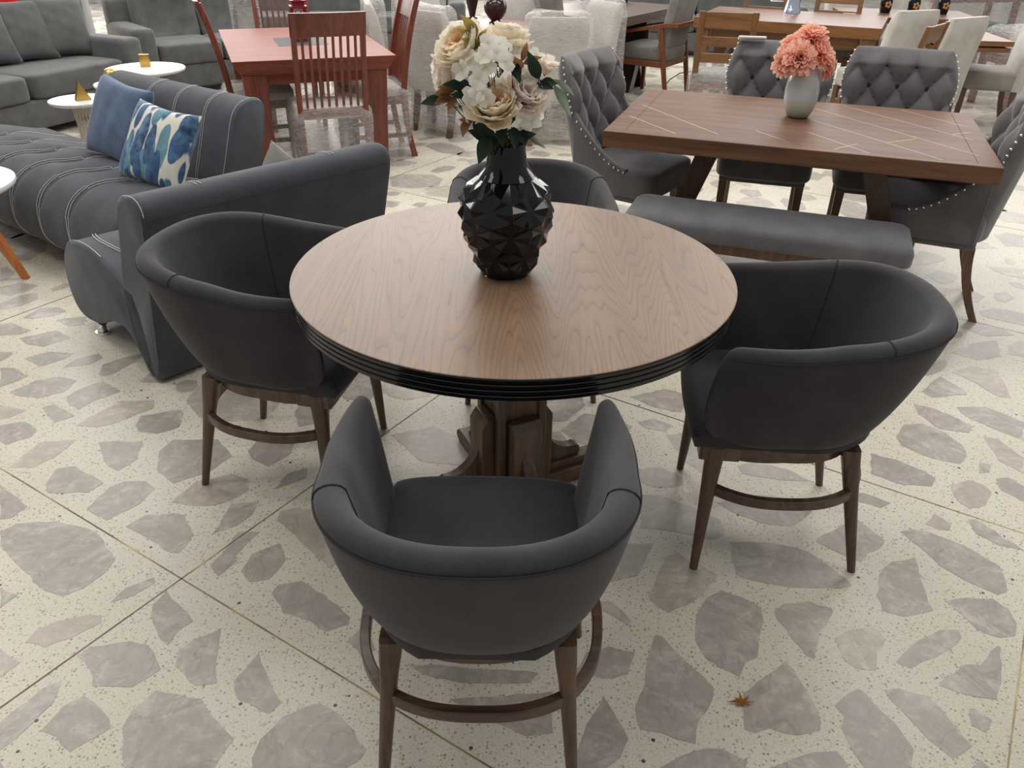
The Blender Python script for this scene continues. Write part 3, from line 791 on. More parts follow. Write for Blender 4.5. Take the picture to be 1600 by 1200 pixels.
def peony(name, label, head, axis, R, mout, minn, layers, stem_to, open_=1.0, seed=1, cat='flower', grp='silk flowers in the black vase'):
    rnd = random.Random(seed); t = thing(name, label, cat, head, 0, grp); Rm = align(Vector(axis))
    def layer(bm, n, el, L, Wd, cup, curl, z, ruf, off):
        for i in range(n):
            az = 2*pi*(i+off)/n+rnd.uniform(-.15, .15); e = el+rnd.uniform(-.1, .1)
            d = dirv(az, e); upv = Vector((0, 0, 1)) if e < 1.2 else -Vector((cos(az), sin(az), 0))
            base = Vector((cos(az)*R*.12, sin(az)*R*.12, z*R))
            d2 = Rm @ d; petal(bm, Rm @ base, d2, Rm @ (Vector((0, 0, 1))*cos(e)-Vector((cos(az), sin(az), 0))*sin(e)).normalized(), L*R*rnd.uniform(.9, 1.08), Wd*R, cup, curl, 6, 6, ruf, 1.0, rnd)
    bm = B()
    for n, el, L, Wd, cup, curl, z, ruf in layers[0]: layer(bm, n, el, L, Wd, cup, curl, z, ruf, rnd.random())
    link('outer_petals', bm, mout, t, angle=180)
    if layers[1]:
        bm = B()
        for n, el, L, Wd, cup, curl, z, ruf in layers[1]: layer(bm, n, el, L, Wd, cup, curl, z, ruf, rnd.random())
        link('inner_petals', bm, minn, t, angle=180)
    bm = B(); a = -(Vector(axis).normalized())*R*.2; st = Vector(stem_to)-Vector(head)
    tube(bm, [a*0, a*.5+st*.45+Vector((0, 0, .0)), st], .0028, 6); link('stem', bm, M['stem'], t)
    return t
FULL = ([(8, -.05, .92, 1.0, .55, .65, -.25, .03), (8, .30, 1.0, 1.0, .6, .6, -.25, .03), (8, .65, 1.02, .95, .65, .42, -.2, .04), (7, .95, 1.0, .85, .7, .2, -.15, .04)],
        [(9, 1.0, .92, .6, .6, .05, -.1, .07), (7, 1.2, .84, .62, .7, -.1, -.05, .05), (5, 1.4, .76, .5, .7, -.1, -.02, .05)])
neck = lambda dx, dy: (VX+dx, VY+dy, .7602+.30)
def at(px_, py_, dy):
    """a point seen at the given pixel, dy behind or before the vase axis"""
    d = rt2*((px_-800)/FPX)-up2*((py_-600)/FPX)+fw
    k = (VY+dy)/d.y
    return (d.x*k, d.y*k, CAMH+d.z*k)
peony('peony', 'full cream peony at the upper left of the bouquet', at(727, 82, -.02), (-.5, -.4, .75), .064, M['pet_cream'], M['pet_orange'], FULL, neck(-.01, 0), seed=3)
peony('peony', 'pale peach peony low on the left side of the bouquet', at(708, 108, .03), (-.95, -.25, -.05), .058, M['pet_blush'], M['pet_cream'], FULL, neck(-.02, .01), seed=4)
peony('peony', 'large open peony with an apricot centre at the front of the bouquet', at(773, 172, -.07), (-.08, -.55, .8), .064, M['pet_cream'], M['pet_orange'], FULL, neck(0, -.015), seed=5)
peony('peony', 'blush pink peony right of the apricot-centred one', at(818, 148, -.03), (.35, -.65, .55), .061, M['pet_blush'], M['pet_blush'], FULL, neck(.01, -.01), seed=6)
peony('peony', 'creamy white peony at the top of the bouquet', at(792, 68, .05), (.15, .1, .95), .054, M['pet_cream'], M['pet_white'], FULL, neck(.0, .02), seed=8)
peony('rosebud', 'pale pink rosebud at the right of the bouquet', at(853, 108, .0), (.25, -.1, .95), .04, M['pet_blush'], M['pet_blush'],
      ([(4, 1.12, 1.0, .95, .8, -.25, -.3, .0), (4, 1.25, 1.1, .8, .8, -.2, -.3, 0)], [(3, 1.35, 1.12, .6, .7, -.2, -.3, 0)]), neck(.02, 0), seed=9)
def blossoms(name, label, spots, stem_to, size=.021, seed=1):
    """a sprig of four-petalled white florets"""
    rnd = random.Random(seed); c = Vector(spots[0][0]); t = thing(name, label, 'flower', c, 0, 'silk flowers in the black vase')
    for p, ax in spots:
        bm = B(); Rm = align(Vector(ax)); a0 = rnd.uniform(0, 1.5)
        for i in range(4):
            az = a0+pi/2*i; d = dirv(az, .3)
            petal(bm, Vector(p)-c, Rm @ d, Rm @ Vector((-sin(.3)*cos(az), -sin(.3)*sin(az), cos(.3))), size*rnd.uniform(.95, 1.1), size*1.15, -.3, rnd.uniform(-.25, .15), 6, 5, .02, 1.0, rnd)
        link('floret', bm, M['pet_white'], t, angle=180)
    bm = B(); st = Vector(stem_to)-c
    for p, ax in spots: tube(bm, [Vector(p)-c-Vector(ax).normalized()*.002, (Vector(p)-c)*.4+Vector((0, .02, -.03)), st*.5+Vector((0, .01, 0))], .0011, 5)
    tube(bm, [Vector((0, .02, -.02)), st*.5+Vector((0, .01, 0)), st], .002, 6); link('stem', bm, M['stem'], t)
blossoms('hydrangea_sprig', 'cluster of white hydrangea florets in the middle of the bouquet',
    [(at(x, y, d), (ax, -.8, az)) for x, y, d, ax, az in ((760, 104, -.1, 0, .4), (778, 84, -.09, .3, .7), (745, 98, -.09, -.4, .5), (722, 110, -.09, -.5, .2), (790, 98, -.1, .5, .5),
     (748, 124, -.115, -.2, .2), (764, 68, -.07, 0, .9), (785, 72, -.06, .4, .8), (733, 92, -.08, -.5, .6), (756, 88, -.1, -.1, .6))], neck(-.005, -.02), .023, 2)
blossoms('hydrangea_sprig', 'few white florets hanging just left of the apricot-centred peony', [(at(x, y, d), (ax, -.9, az)) for x, y, d, ax, az in ((747, 142, -.12, -.1, .2), (736, 150, -.115, -.3, .0), (758, 152, -.12, .2, 0))], neck(-.01, -.02), .022, 3)
blossoms('hydrangea_sprig', 'white florets at the lower right of the bouquet, above the vase neck', [(at(x, y, d), (ax, -.8, az)) for x, y, d, ax, az in ((818, 184, -.07, .3, .1), (833, 170, -.05, .5, .3), (812, 200, -.06, .2, -.2), (828, 190, -.05, .4, 0), (842, 160, -.04, .6, .4), (838, 183, -.03, .7, 0))], neck(.02, -.01), .023, 4)
blossoms('hydrangea_sprig', 'creamy florets under the front peony at the vase mouth', [(at(x, y, d), (ax, -.8, az)) for x, y, d, ax, az in ((757, 196, -.07, -.3, -.2), (784, 198, -.08, 0, -.3), (742, 188, -.05, -.5, 0))], neck(-.01, -.01), .022, 5)
blossoms('hydrangea_sprig', 'white florets at the upper right of the bouquet, below the top leaves', [(at(x, y, d), (ax, -.5, az)) for x, y, d, ax, az in ((810, 74, .03, .5, .6), (818, 88, .02, .6, .4), (838, 88, .01, .6, .5), (800, 86, 0, .3, .6))], neck(.01, .01), .023, 6)
def leaf_spray(name, label, base, leaves, mat, wd=.4, stem_r=.0018, curl=-.25, seed=1):
    """leaves: list of (tip point, root point) both in world"""
    fwd = Vector((0, -.055, 0)); leaves = [(Vector(a)+fwd, Vector(b)+fwd*.6) for a, b in leaves]
    rnd = random.Random(seed); c = Vector(base); t = thing(name, label, 'foliage', c, 0, 'leafy twigs in the black vase')
    for tip_, root_ in leaves:
        a = Vector(root_)-c; d = Vector(tip_)-Vector(root_)
        bm = B(); upv = Vector((rnd.uniform(-.3, .3), -1, .5)).normalized()
        petal(bm, a, d, upv, d.length, d.length*wd, .25, curl, 4, 8, 0, .9, rnd)
        link('leaf', bm, mat, t, angle=180)
    bm = B(); rt_ = [Vector(r)-c for _, r in leaves]
    for r in rt_: tube(bm, [Vector((0, 0, 0)), r*.55+Vector((0, 0, .01)), r], [stem_r*1.2, stem_r, stem_r*.6], 5)
    link('stem', bm, M['stem'], t)
N0 = neck(0, 0)
leaf_spray('leafy_twig', 'olive yellow leafy twig rising at the top of the bouquet', neck(-.01, .01),
    [(at(725, 21, 0), at(748, 52, 0)), (at(760, 42, .01), at(749, 58, 0)), (at(722, 40, -.01), at(750, 66, 0)), (at(732, 55, -.03), at(752, 76, 0)), (at(757, 60, -.02), at(748, 72, 0)), (at(740, 52, -.02), at(756, 90, 0))], M['leafy'], .42, seed=1)
leaf_spray('leafy_twig', 'bronze leafy twig with pointed leaves at the upper right of the bouquet', neck(.01, .01),
    [(at(824, 62, .02), at(815, 92, 0)), (at(842, 82, 0), at(818, 96, 0)), (at(806, 84, -.04), at(812, 110, -.02)), (at(790, 74, -.02), at(775, 100, 0)), (at(768, 62, 0), at(770, 90, 0)), (at(784, 66, .0), at(776, 96, 0))], M['leafr'], .4, seed=2)
leaf_spray('leafy_twig', 'dark green twig beside the pink rosebud', neck(.02, 0),
    [(at(826, 78, -.02), at(842, 120, -.02)), (at(868, 122, .0), at(845, 122, 0)), (at(812, 118, -.05), at(800, 92, -.03)), (at(862, 130, -.01), at(838, 126, -.01)), (at(850, 136, 0), at(834, 118, 0)), (at(800, 96, -.05), at(814, 116, -.03))], M['leafg'], .45, seed=3)
leaf_spray('leafy_twig', 'sage green twig with long leaves drooping over the right side', neck(.03, 0),
    [(at(896, 140, .02), at(866, 120, .01)), (at(891, 172, .0), at(864, 128, .01)), (at(846, 218, -.02), at(826, 208, 0))], M['sage'], .26, curl=-.35, seed=4)
leaf_spray('leafy_twig', 'dark green leaves hanging over the left of the vase neck', neck(-.03, -.02),
    [(at(750, 243, -.08), at(765, 204, -.06)), (at(738, 195, -.04), at(760, 212, -.03)), (at(762, 222, -.06), at(778, 204, -.04)), (at(784, 214, -.07), at(786, 190, -.04)), (at(806, 218, -.06), at(800, 192, -.03)), (at(832, 200, -.03), at(806, 212, -.02)), (at(772, 200, -.06), at(740, 186, -.03)), (at(820, 214, -.04), at(812, 196, -.02))], M['leafg'], .5, seed=5)
leaf_spray('leafy_twig', 'dark green and long thin leaves reaching out to the left', neck(-.03, 0),
    [(at(662, 152, 0), at(700, 150, 0)), (at(700, 122, -.03), at(740, 134, -.01)), (at(712, 138, -.04), at(742, 148, -.02)), (at(722, 120, -.04), at(748, 150, -.02)), (at(735, 160, -.03), at(740, 128, -.01))], M['leafg'], .42, seed=6)
leaf_spray('leafy_twig', 'olive and bronze small leaves at the left edge of the bouquet', neck(-.02, 0),
    [(at(683, 138, 0), at(706, 142, 0)), (at(690, 128, 0), at(712, 138, 0)), (at(684, 152, -.01), at(706, 146, 0)), (at(702, 162, -.01), at(714, 146, 0)), (at(724, 200, -.02), at(733, 184, 0)), (at(722, 178, 0), at(736, 186, 0)), (at(734, 172, -.02), at(740, 186, -.01))], M['leafr'], .5, seed=7)
def fern(label, base, root, tip, mat, n=14):
    c = Vector(base); t = thing('fern_frond', label, 'foliage', c, 0, 'leafy twigs in the black vase'); bm = B()
    a = Vector(root)-c; b = Vector(tip)-c; d = b-a; s = Vector((0, -.3, 1)).normalized()
    for i in range(n):
        q = .15+.85*i/n; p = a+d*q
        for sg in (-1, 1):
            L = d.length*.24*(1-q*.75); petal(bm, p, (d.normalized()*.6+s*sg).normalized(), Vector((0, -1, .2)), L, L*.25, 0, 0, 2, 4, 0, .9)
    link('leaf', bm, mat, t, angle=180)
    bm = B(); tube(bm, [Vector((0, 0, 0)), a, b], .0012, 5); link('stem', bm, M['stem'], t)
fern('golden fern frond pointing left below the dark leaves', neck(-.02, 0), at(742, 174, -.02), at(696, 164, -.03), M['leafy'])
fern('golden fern frond pointing right under the rosebud', neck(.02, 0), at(838, 144, 0), at(868, 132, 0), M['leafy'])

# ================================================================== WALNUT TABLE SET
WA = radians(-18.75); wa = Vector((cos(WA), sin(WA), 0)); wb = Vector((-sin(WA), cos(WA), 0))
def walnut_table():
    t = thing('rectangular_dining_table', 'long walnut dining table with pale chevron inlay lines on thick top', 'table', (1.31, 3.881, 0), WA)
    L, D, th = 1.6, 1.03, .07
    bm = B(); box(bm, (0, 0, .76-th/2), (L, D, th)); top = link('tabletop', bm, M['walnut'], t, bevel=.003)
    # inlay lines: two families of diagonals
    lines = []
    def w2l(px_, py_):
        g = ground(px_, py_, .76); v = Vector((g.x-1.31, g.y-3.881, 0)); return (v.dot(wa), v.dot(wb))
    z8 = lambda x, y: w2l(1200+x*.25, y*.25)
    for a, b in (((832, 688), (1250, 795)), ((470, 660), (1283, 878)), ((300, 680), (1320, 973)), ((270, 748), (1092, 1000)), ((250, 826), (634, 958)), ((0, 842), (205, 915)),
                 ((745, 892), (925, 868)), ((1155, 840), (1265, 828)), ((410, 932), (560, 900))): lines.append((z8(*a), z8(*b)))
    z4 = lambda x, y: w2l(880+x*.25, y*.25)
    for a, b in (((410, 722), (700, 835)), ((495, 655), (970, 840)), ((1200, 815), (1485, 915))): lines.append((z4(*a), z4(*b)))
    for (x0, y0), (x1, y1) in lines:
        d = Vector((x1-x0, y1-y0, 0)); bm = B(); box(bm, ((x0+x1)/2, (y0+y1)/2, .76), (d.length, .0035, .0012), rotz(atan2(d.y, d.x)))
        link('inlay_line', bm, M['inlay'], top, smooth=False)
    # thin groove frame near both ends
    for sx in (-1, 1):
        bm = B(); box(bm, (sx*.71, 0, .7601), (.002, D-.08, .0006)); link('end_groove', bm, M['seam'], top, smooth=False)
    bm = B(); box(bm, (0, 0, .66), (1.1, .62, .05)); link('under_frame', bm, M['walnutleg'], t, bevel=.003)
    bm = B(); box(bm, (0, 0, .12), (.62, .06, .05)); link('stretcher', bm, M['walnutleg'], t, bevel=.003)
    for sx in (-1, 1):
        for sy in (-1, 1):
            bm = B(); leg_hex(bm, (sx*.36, sy*.26, .64), (sx*.58, sy*.30, 0), (.1, .075), (.1, .07)); link('leg', bm, M['walnutleg'], t, bevel=.003)
        bm = B(); box(bm, (sx*.47, 0, .34), (.05, .5, .06)); link('cross_rail', bm, M['walnutleg'], t, bevel=.003)
walnut_table()
def bench():
    t = thing('upholstered_bench', 'grey upholstered bench in front of the long walnut table', 'bench', (1.09, 3.395, 0), WA+radians(-.6))
    bm = B(); L, D = 1.2, .36
    poly = []
    for sx, sy, a0 in ((1, 1, 0), (-1, 1, 90), (-1, -1, 180), (1, -1, 270)):
        for k in range(7):
            a = radians(a0+k*15); poly.append((sx*(L/2-.05)+.05*cos(a), sy*(D/2-.05)+.05*sin(a)))
    def ring(z, ins): return [Vector((x*(1-2*ins/L), y*(1-2*ins/D), z)) for x, y in poly]
    rings = [ring(.372, .015), ring(.375, .002), ring(.39, 0), ring(.425, 0), ring(.444, .008), ring(.456, .025), ring(.464, .06), ring(.468, .11), ring(.47, .16)]
    loft(bm, rings); fixn(bm); link('seat', bm, M['bench'], t, angle=70)
    bm = B()
    for sy in (-1, 1): box(bm, (0, sy*.12, .345), (1.0, .025, .06))
    for sx in (-1, 1): box(bm, (sx*.5, 0, .345), (.025, .265, .06))
    link('apron', bm, M['chairleg'], t, bevel=.002)
    for sx in (-1, 1):
        for sy in (-1, 1):
            bm = B(); leg_hex(bm, (sx*.48, sy*.115, .372), (sx*.5, sy*.13, 0), (.05, .045), (.035, .03)); link('leg', bm, M['chairleg'], t, bevel=.002)
bench()

def tufted_chair(label, loc, rz, buttons_front=True):
    """wing-sided dining chair with a diamond tufted back (front is local -Y)"""
    t = thing('tufted_dining_chair', label, 'chair', loc, rz, 'tufted grey wing chairs at the long walnut table')
    z0, z1 = .36, .985
    SX, SZ = .145, .215
    def halfw(z):
        q = (z-z0)/(z1-z0)
        w = .222+.064*min(1, max(0, (q-.15)/.55))**1.2
        if q > .72: w *= sqrt(max(0.0, 1-((q-.72)/.30)**2*.36)) if q < 1.02 else .8
        return w
    def yc(z, x):
        q = (z-z0)/(z1-z0)
        wrap = .10*(1-q)**1.2+.045               # sides come forward, more towards the seat
        arm = 0
        return .19+.10*q-wrap*(abs(x)/.27)**2.4
    def puff(x, z):
        x += SX/2; p = x/SX+z/SZ; r = x/SX-z/SZ
        a = abs(sin(pi*p)); b = abs(sin(pi*r)); return (a*b)**.42
    bm = B(); NU, NV = 56, 64
    def front(u, v):
        z = z0+(z1-z0)*v; x = (u*2-1)*halfw(z); q = v
        e = max(abs(u*2-1), v*1.0)
        inz = min(1, max(0, (1-abs(u*2-1))*5))*min(1, max(0, (1-v)*9))
        tf = puff(x, z-.905) if v > .18 else 1
        # above the top row the folds run straight up
        if z > .905: tf = abs(cos(pi*(x/SX)))**.42*(1-.5*min(1, (z-.905)/.05))+.5*min(1, (z-.905)/.05)
        d = .044*tf*inz+.012*inz
        ed = min(1, (1-abs(u*2-1))*12)**.5*min(1, (1-v)*14)**.5
        top = .008*(1-ed)
        return Vector((x, yc(z, x)-d-.02*ed, z))
    def backf(u, v):
        z = z0+(z1-z0)*v; x = (u*2-1)*halfw(z)
        ed = min(1, (1-abs(u*2-1))*8)**.5*min(1, (1-v)*10)**.5
        return Vector((x, yc(z, x)+.035*ed+.004, z))
    g1 = grid(bm, NU, NV, front); g2 = grid(bm, NU, NV, backf)
    bd = [(0, j) for j in range(NV+1)]+[(i, NV) for i in range(1, NU+1)]+[(NU, j) for j in range(NV-1, -1, -1)]+[(i, 0) for i in range(NU-1, 0, -1)]
    for k in range(len(bd)):
        a, b = bd[k], bd[(k+1) % len(bd)]
        try: bm.faces.new((g1[a[0]][a[1]], g1[b[0]][b[1]], g2[b[0]][b[1]], g2[a[0]][a[1]]))
        except ValueError: pass
    fixn(bm); bk = link('tufted_back', bm, M['tuft'], t, angle=75)
    # buttons on the diamond lattice
    for r in range(0, 5):
        z = .905-r*SZ/2
        xs = [(k+(.5 if r % 2 == 0 else 0))*SX for k in range(-3, 4)]
        for x in xs:
            if abs(x) < halfw(z)-.06 and z > .5:
                bm = B(); bmesh.ops.create_uvsphere(bm, u_segments=10, v_segments=6, radius=.0145)
                for v in bm.verts: v.co = Vector((v.co.x, v.co.y*.55, v.co.z))+Vector((x, yc(z, x)-.037, z))
                link('button', bm, M['button'], bk)
    # low wings sweeping from the back down to the seat sides
    for sx in (-1, 1):
        bm = B(); rings = []
        for i in range(17):
            q = i/16; y = .16-.30*q
            zt = .50+.24*(1-q)**1.7; xo = sx*(.245+(halfw(.74)-.25)*(1-q)**1.5); xi = xo-sx*.034
            rings.append([Vector((sx*.24, y, .36)), Vector((xo, y, zt-.02)), Vector((xo-sx*.006, y-.004, zt)), Vector((xi+sx*.006, y-.004, zt)), Vector((xi, y, zt-.02)), Vector((sx*.21, y, .36))])
        loft(bm, rings); fixn(bm); wing = link('side_wing', bm, M['tuft'], t, bevel=.006, angle=70)
        bm = B()
        for i in range(20):        # nail heads along the wing top and up the back edge
            q = i/19
            if q < .55:
                k = q/.55; y = .15-.28*(1-k); qq = (.16-y)/.30; zt = .50+.24*(1-qq)**1.7; p = Vector((sx*(.247+(halfw(.74)-.25)*(1-qq)**1.5), y-.002, zt-.014))
            else:
                z = .72+(.965-.72)*(q-.55)/.45; x = halfw(z)*sx; p = Vector((x, yc(z, x)-.006, z))
            bmesh.ops.create_uvsphere(bm, u_segments=8, v_segments=5, radius=.0055, matrix=Matrix.Translation(p))
        link('nail_heads', bm, M['nail'], t)
    # seat
    bm = B(); softbox(bm, (0, -.055, .425), (.50, .49, .145), e=.28, n=10); link('seat', bm, M['tuft'], t, angle=80)
    bm = B(); rbox(bm, (0, -.04, .355), (.45, .42, .05), .012); link('seat_rail', bm, M['tuft'], t)
    for sx in (-1, 1):
        bm = B(); leg_hex(bm, (sx*.2, -.22, .345), (sx*.205, -.235, 0), (.045, .045), (.03, .03)); link('leg', bm, M['chairleg'], t, bevel=.002)
        bm = B(); rings = []
        for i in range(9):
            q = i/8; z = .345*(1-q); y = .15+.02*q+.085*q*q; w = .045*(1-q)+.032*q
            rings.append([Vector((sx*.195-w/2, y-w/2, z)), Vector((sx*.195+w/2, y-w/2, z)), Vector((sx*.195+w/2, y+w/2, z)), Vector((sx*.195-w/2, y+w/2, z))])
        loft(bm, rings); fixn(bm); link('leg', bm, M['chairleg'], t, bevel=.002)
    return t
tf0 = tufted_chair('grey tufted wing chair at the left end of the walnut table, facing right', (.565, 4.235, 0), face_rz(.82, -.57))
dup(tf0, (1.40, 4.55, 0), radians(-17), 'grey tufted wing chair behind the walnut table with a white price tag on top')
dup(tf0, (1.98, 4.36, 0), radians(-18), 'grey tufted wing chair behind the walnut table, right of the coral flowers')
dup(tf0, (1.955, 3.63, 0), face_rz(-.9, .4), 'grey tufted wing chair at the right end of the walnut table')
def price_tag():
    t = thing('price_tag', 'white folded price tag with pink print lying on top of a tufted chair back', 'price tag', (1.30, 4.83, 1.0), radians(-8))
    bm = B(); rbox(bm, (0, 0, -.004), (.15, .05, .014), .006, rotx(-.35)); c = link('card', bm, M['paper'], t)
    bm = B()
    for k, (x, w) in enumerate(((-.055, .012), (-.02, .008), (.018, .016), (.036, .012), (.05, .012))):
        box(bm, (x, -.006, .0055), (w, .012, .001), rotx(-.35))
    link('pink_print', bm, M['pink'], c, smooth=False)
price_tag()

V2X, V2Y = 1.345, 3.985
def pearl_vase():
    bm = B()
    lathe(bm, [(.001, .0), (.040, .0), (.052, .006), (.066, .035), (.077, .08), (.079, .12), (.073, .165), (.064, .2), (.056, .222), (.053, .22), (.06, .19), (.07, .12), (.06, .03), (.001, .015)], 48)
    o = link('glass_vase', bm, M['pearl'], None, angle=60); o.location = (V2X, V2Y, .7602)
    tag(o, 'pearly grey iridescent glass vase holding coral flowers on the walnut table', 'vase')
pearl_vase()
DAH = ([(13, .1, 1.0, .42, .6, .1, -.1, 0), (13, .45, .98, .42, .6, .05, -.02, 0), (12, .75, .9, .38, .6, .0, .05, 0), (10, 1.0, .8, .34, .6, -.05, .1, 0)], [(9, 1.2, .66, .28, .6, -.1, .15, 0), (6, 1.4, .55, .22, .6, -.1, .2, 0)])
def at2(px_, py_, dy):
    d = rt2*((px_-800)/FPX)-up2*((py_-600)/FPX)+fw; k = (V2Y+dy)/d.y; return (d.x*k, d.y*k, CAMH+d.z*k)
G2 = 'coral dahlias in the pearly vase'
for i, (x, y, dy, ax, lab) in enumerate(((1268, 62, .02, (.1, -.3, .9), 'topmost coral dahlia of the bunch'), (1278, 86, -.02, (.6, -.5, .5), 'coral dahlia at the right of the bunch'),
        (1248, 92, -.06, (-.1, -.9, .4), 'coral dahlia at the front centre of the bunch'), (1228, 100, -.02, (-.8, -.5, .2), 'coral dahlia at the lower left of the bunch'), (1240, 74, .0, (-.5, -.4, .7), 'coral dahlia at the upper left of the bunch'),
        (1288, 104, 0, (.9, -.3, 0), 'coral dahlia drooping at the far right of the bunch'))):
    peony('dahlia', lab, at2(x, y, dy), ax, .075 if i in (0, 1, 2) else .062, M['pet_coral'], M['pet_coral'], DAH, (V2X, V2Y, .98), seed=20+i, grp=G2)
c0 = Vector((V2X, V2Y, .98)); t_ = thing('leafy_twig', 'sage leaves at the right of the coral dahlias', 'foliage', c0)
for tip_, root_ in ((at2(1305, 82, .02), at2(1285, 92, .02)), (at2(1310, 104, 0), at2(1290, 96, 0))):
    bm = B(); a = Vector(root_)-c0; d = Vector(tip_)-Vector(root_); petal(bm, a, d, Vector((0, -1, .3)), d.length, d.length*.4, .2, -.2, 4, 8, 0, .9); link('leaf', bm, M['sage'], t_, angle=180)
bm = B(); tube(bm, [Vector((0, 0, 0)), Vector(at2(1285, 96, .02))-c0], .0018, 6); link('stem', bm, M['stem'], t_)

# ================================================================== SLATE SCROLL SOFAS
PROF_BACK = [(.10, .02), (.0, .0), (-.045, .18), (-.10, .42), (-.155, .62), (-.175, .70), (-.17, .742), (-.14, .765), (-.09, .768), (-.03, .752), (.01, .715), (.035, .66), (.055, .60), (.09, .50), (.13, .40), (.15, .30), (.15, .12)]
PROF_SEAT = [(.02, .03), (.06, .0), (.12, .09), (.17, .15), (.24, .175), (.33, .16), (.42, .12), (.50, .085), (.56, .075), (.62, .066), (.68, .066), (.735, .085), (.765, .14), (.77, .20), (.755, .27), (.72, .34), (.67, .39), (.6, .425), (.5, .443), (.4, .443), (.3, .425), (.2, .395), (.12, .37), (.04, .36)]
def smooth_closed(poly, it=2):
    for _ in range(it):
        out = []
        for i in range(len(poly)):
            a, b = poly[i], poly[(i+1) % len(poly)]
            out += [(a[0]*.75+b[0]*.25, a[1]*.75+b[1]*.25), (a[0]*.25+b[0]*.75, a[1]*.25+b[1]*.75)]
        poly = out
    return poly
def scroll_sofa(label, origin, rz, L0, L1, S0, S1, tufts, stitches, legs, capend):
    """local x along the sofa, local -y is where it faces; profile u = -y"""
    t = thing('scroll_sofa', label, 'sofa', origin, rz, None)
    pb = smooth_closed(PROF_BACK, 1); ps = smooth_closed(PROF_SEAT, 1)
    n = max(4, int((L1-L0)/.03))
    def inset(i, n):     # slightly rounded ends
        return 0 if 0 < i < n else .012
    def ext(poly, a, b, nseg, fn=None):
        bm = B(); rings = []; cu = sum(p[0] for p in poly)/len(poly); cz = sum(p[1] for p in poly)/len(poly)
        xs = [a, a+.006, a+.02]+[a+(b-a)*k/nseg for k in range(1, nseg)]+[b-.02, b-.006, b]
        xs = sorted(set(round(x, 5) for x in xs))
        for x in xs:
            e = min(x-a, b-x); sh = 1-.035*max(0, 1-e/.02)**2
            r = []
            for (u, z) in poly:
                uu, zz = cu+(u-cu)*sh, cz+(z-cz)*sh
                if fn: uu, zz = fn(x, uu, zz)
                r.append(Vector((x, -uu, zz)))
            rings.append(r)
        loft(bm, rings); fixn(bm); return bm
    # seam grooves make the seat scallop
    def seatfn(x, u, z):
        if z < .25 and u < .7 or u < .12: return u, z
        g = 0
        for s in tufts:
            for du, w, a in ((.44, .06, .028),):
                g += a*math.exp(-((x-s)**2+(u-du)**2)/(2*w*w))
            # curved seam running to the front roll
            sx = s-.10*max(0, (u-.44)/.33)**.6*(1 if z > .2 else 1)
            k = .012*math.exp(-((x-sx)/.018)**2); g += k
        return u-(g*.6 if u > .65 else 0), z-(g if z > .3 else g*.3)
    s_ = link('seat', ext(ps, S0, S1, int((S1-S0)/.02), seatfn if tufts else None), M['sofa'], t, angle=60)
    b_ = link('backrest', ext(pb, L0, L1, n), M['sofa'], t, angle=60)
    def along(poly, i0, i1, x, off=.003, nx=lambda k: 0):
        cu = sum(p[0] for p in poly)/len(poly); cz = sum(p[1] for p in poly)/len(poly); pts = []
        m_ = i1-i0
        for k in range(m_+1):
            u, z = poly[(i0+k) % len(poly)]; d = Vector((0, -(u-cu), z-cz)).normalized()
            pts.append(Vector((x+nx(k/m_), -u, z))+d*off)
        return pts
    def stitch(parent, pts, r=.0014):
        bm = B(); tube(bm, pts, r, 5); link('stitching', bm, M['stitch'], parent)
    for x in stitches:                 # twin rows over the back
        for dx in (-.008, .008): stitch(b_, along(pb, 14, 28, x+dx))
    for x in capend:                   # single row round the end edge
        stitch(b_, along(pb, 3, 31, x, .002))
    for s in tufts:
        for dx in (-.007, .007):
            pts = []
            for k in range(25):
                q = k/24; u = .44+(.30*sin(q*pi/2) if q < .6 else .30*sin(q*pi/2))
                # walk the upper front of the seat profile
                idx = 38-int(q*20); pu, pz = ps[idx % len(ps)]
                xx = s+dx-.13*sin(min(1, q*1.15)*pi)*.8-.02*q
                fu, fz = seatfn(xx, pu, pz)
                pts.append(Vector((xx, -fu-.0015*(q), fz+.0035*(1-q))))
            stitch(s_, pts)
            pts = []
            for k in range(13):
                q = k/12; idx = 38+int(q*6); pu, pz = ps[idx % len(ps)]
                xx = s+dx+.10*sin(q*pi/2); fu, fz = seatfn(xx, pu, pz); pts.append(Vector((xx, -fu, fz+.003)))
            stitch(s_, pts)
    for x in legs:
        bm = B(); u = .59
        tube(bm, [(x, -u+.03, .07), (x, -u, .045), (x, -u, .015)], .02, 12); lathe(bm, [(.001, 0), (.03, 0), (.03, .014), (.001, .014)], 20, (x, -u))
        link('chrome_foot', bm, M['chrome'], t)
    return t
u2 = Vector((-.732, .681)); v2 = Vector((.681, .732))
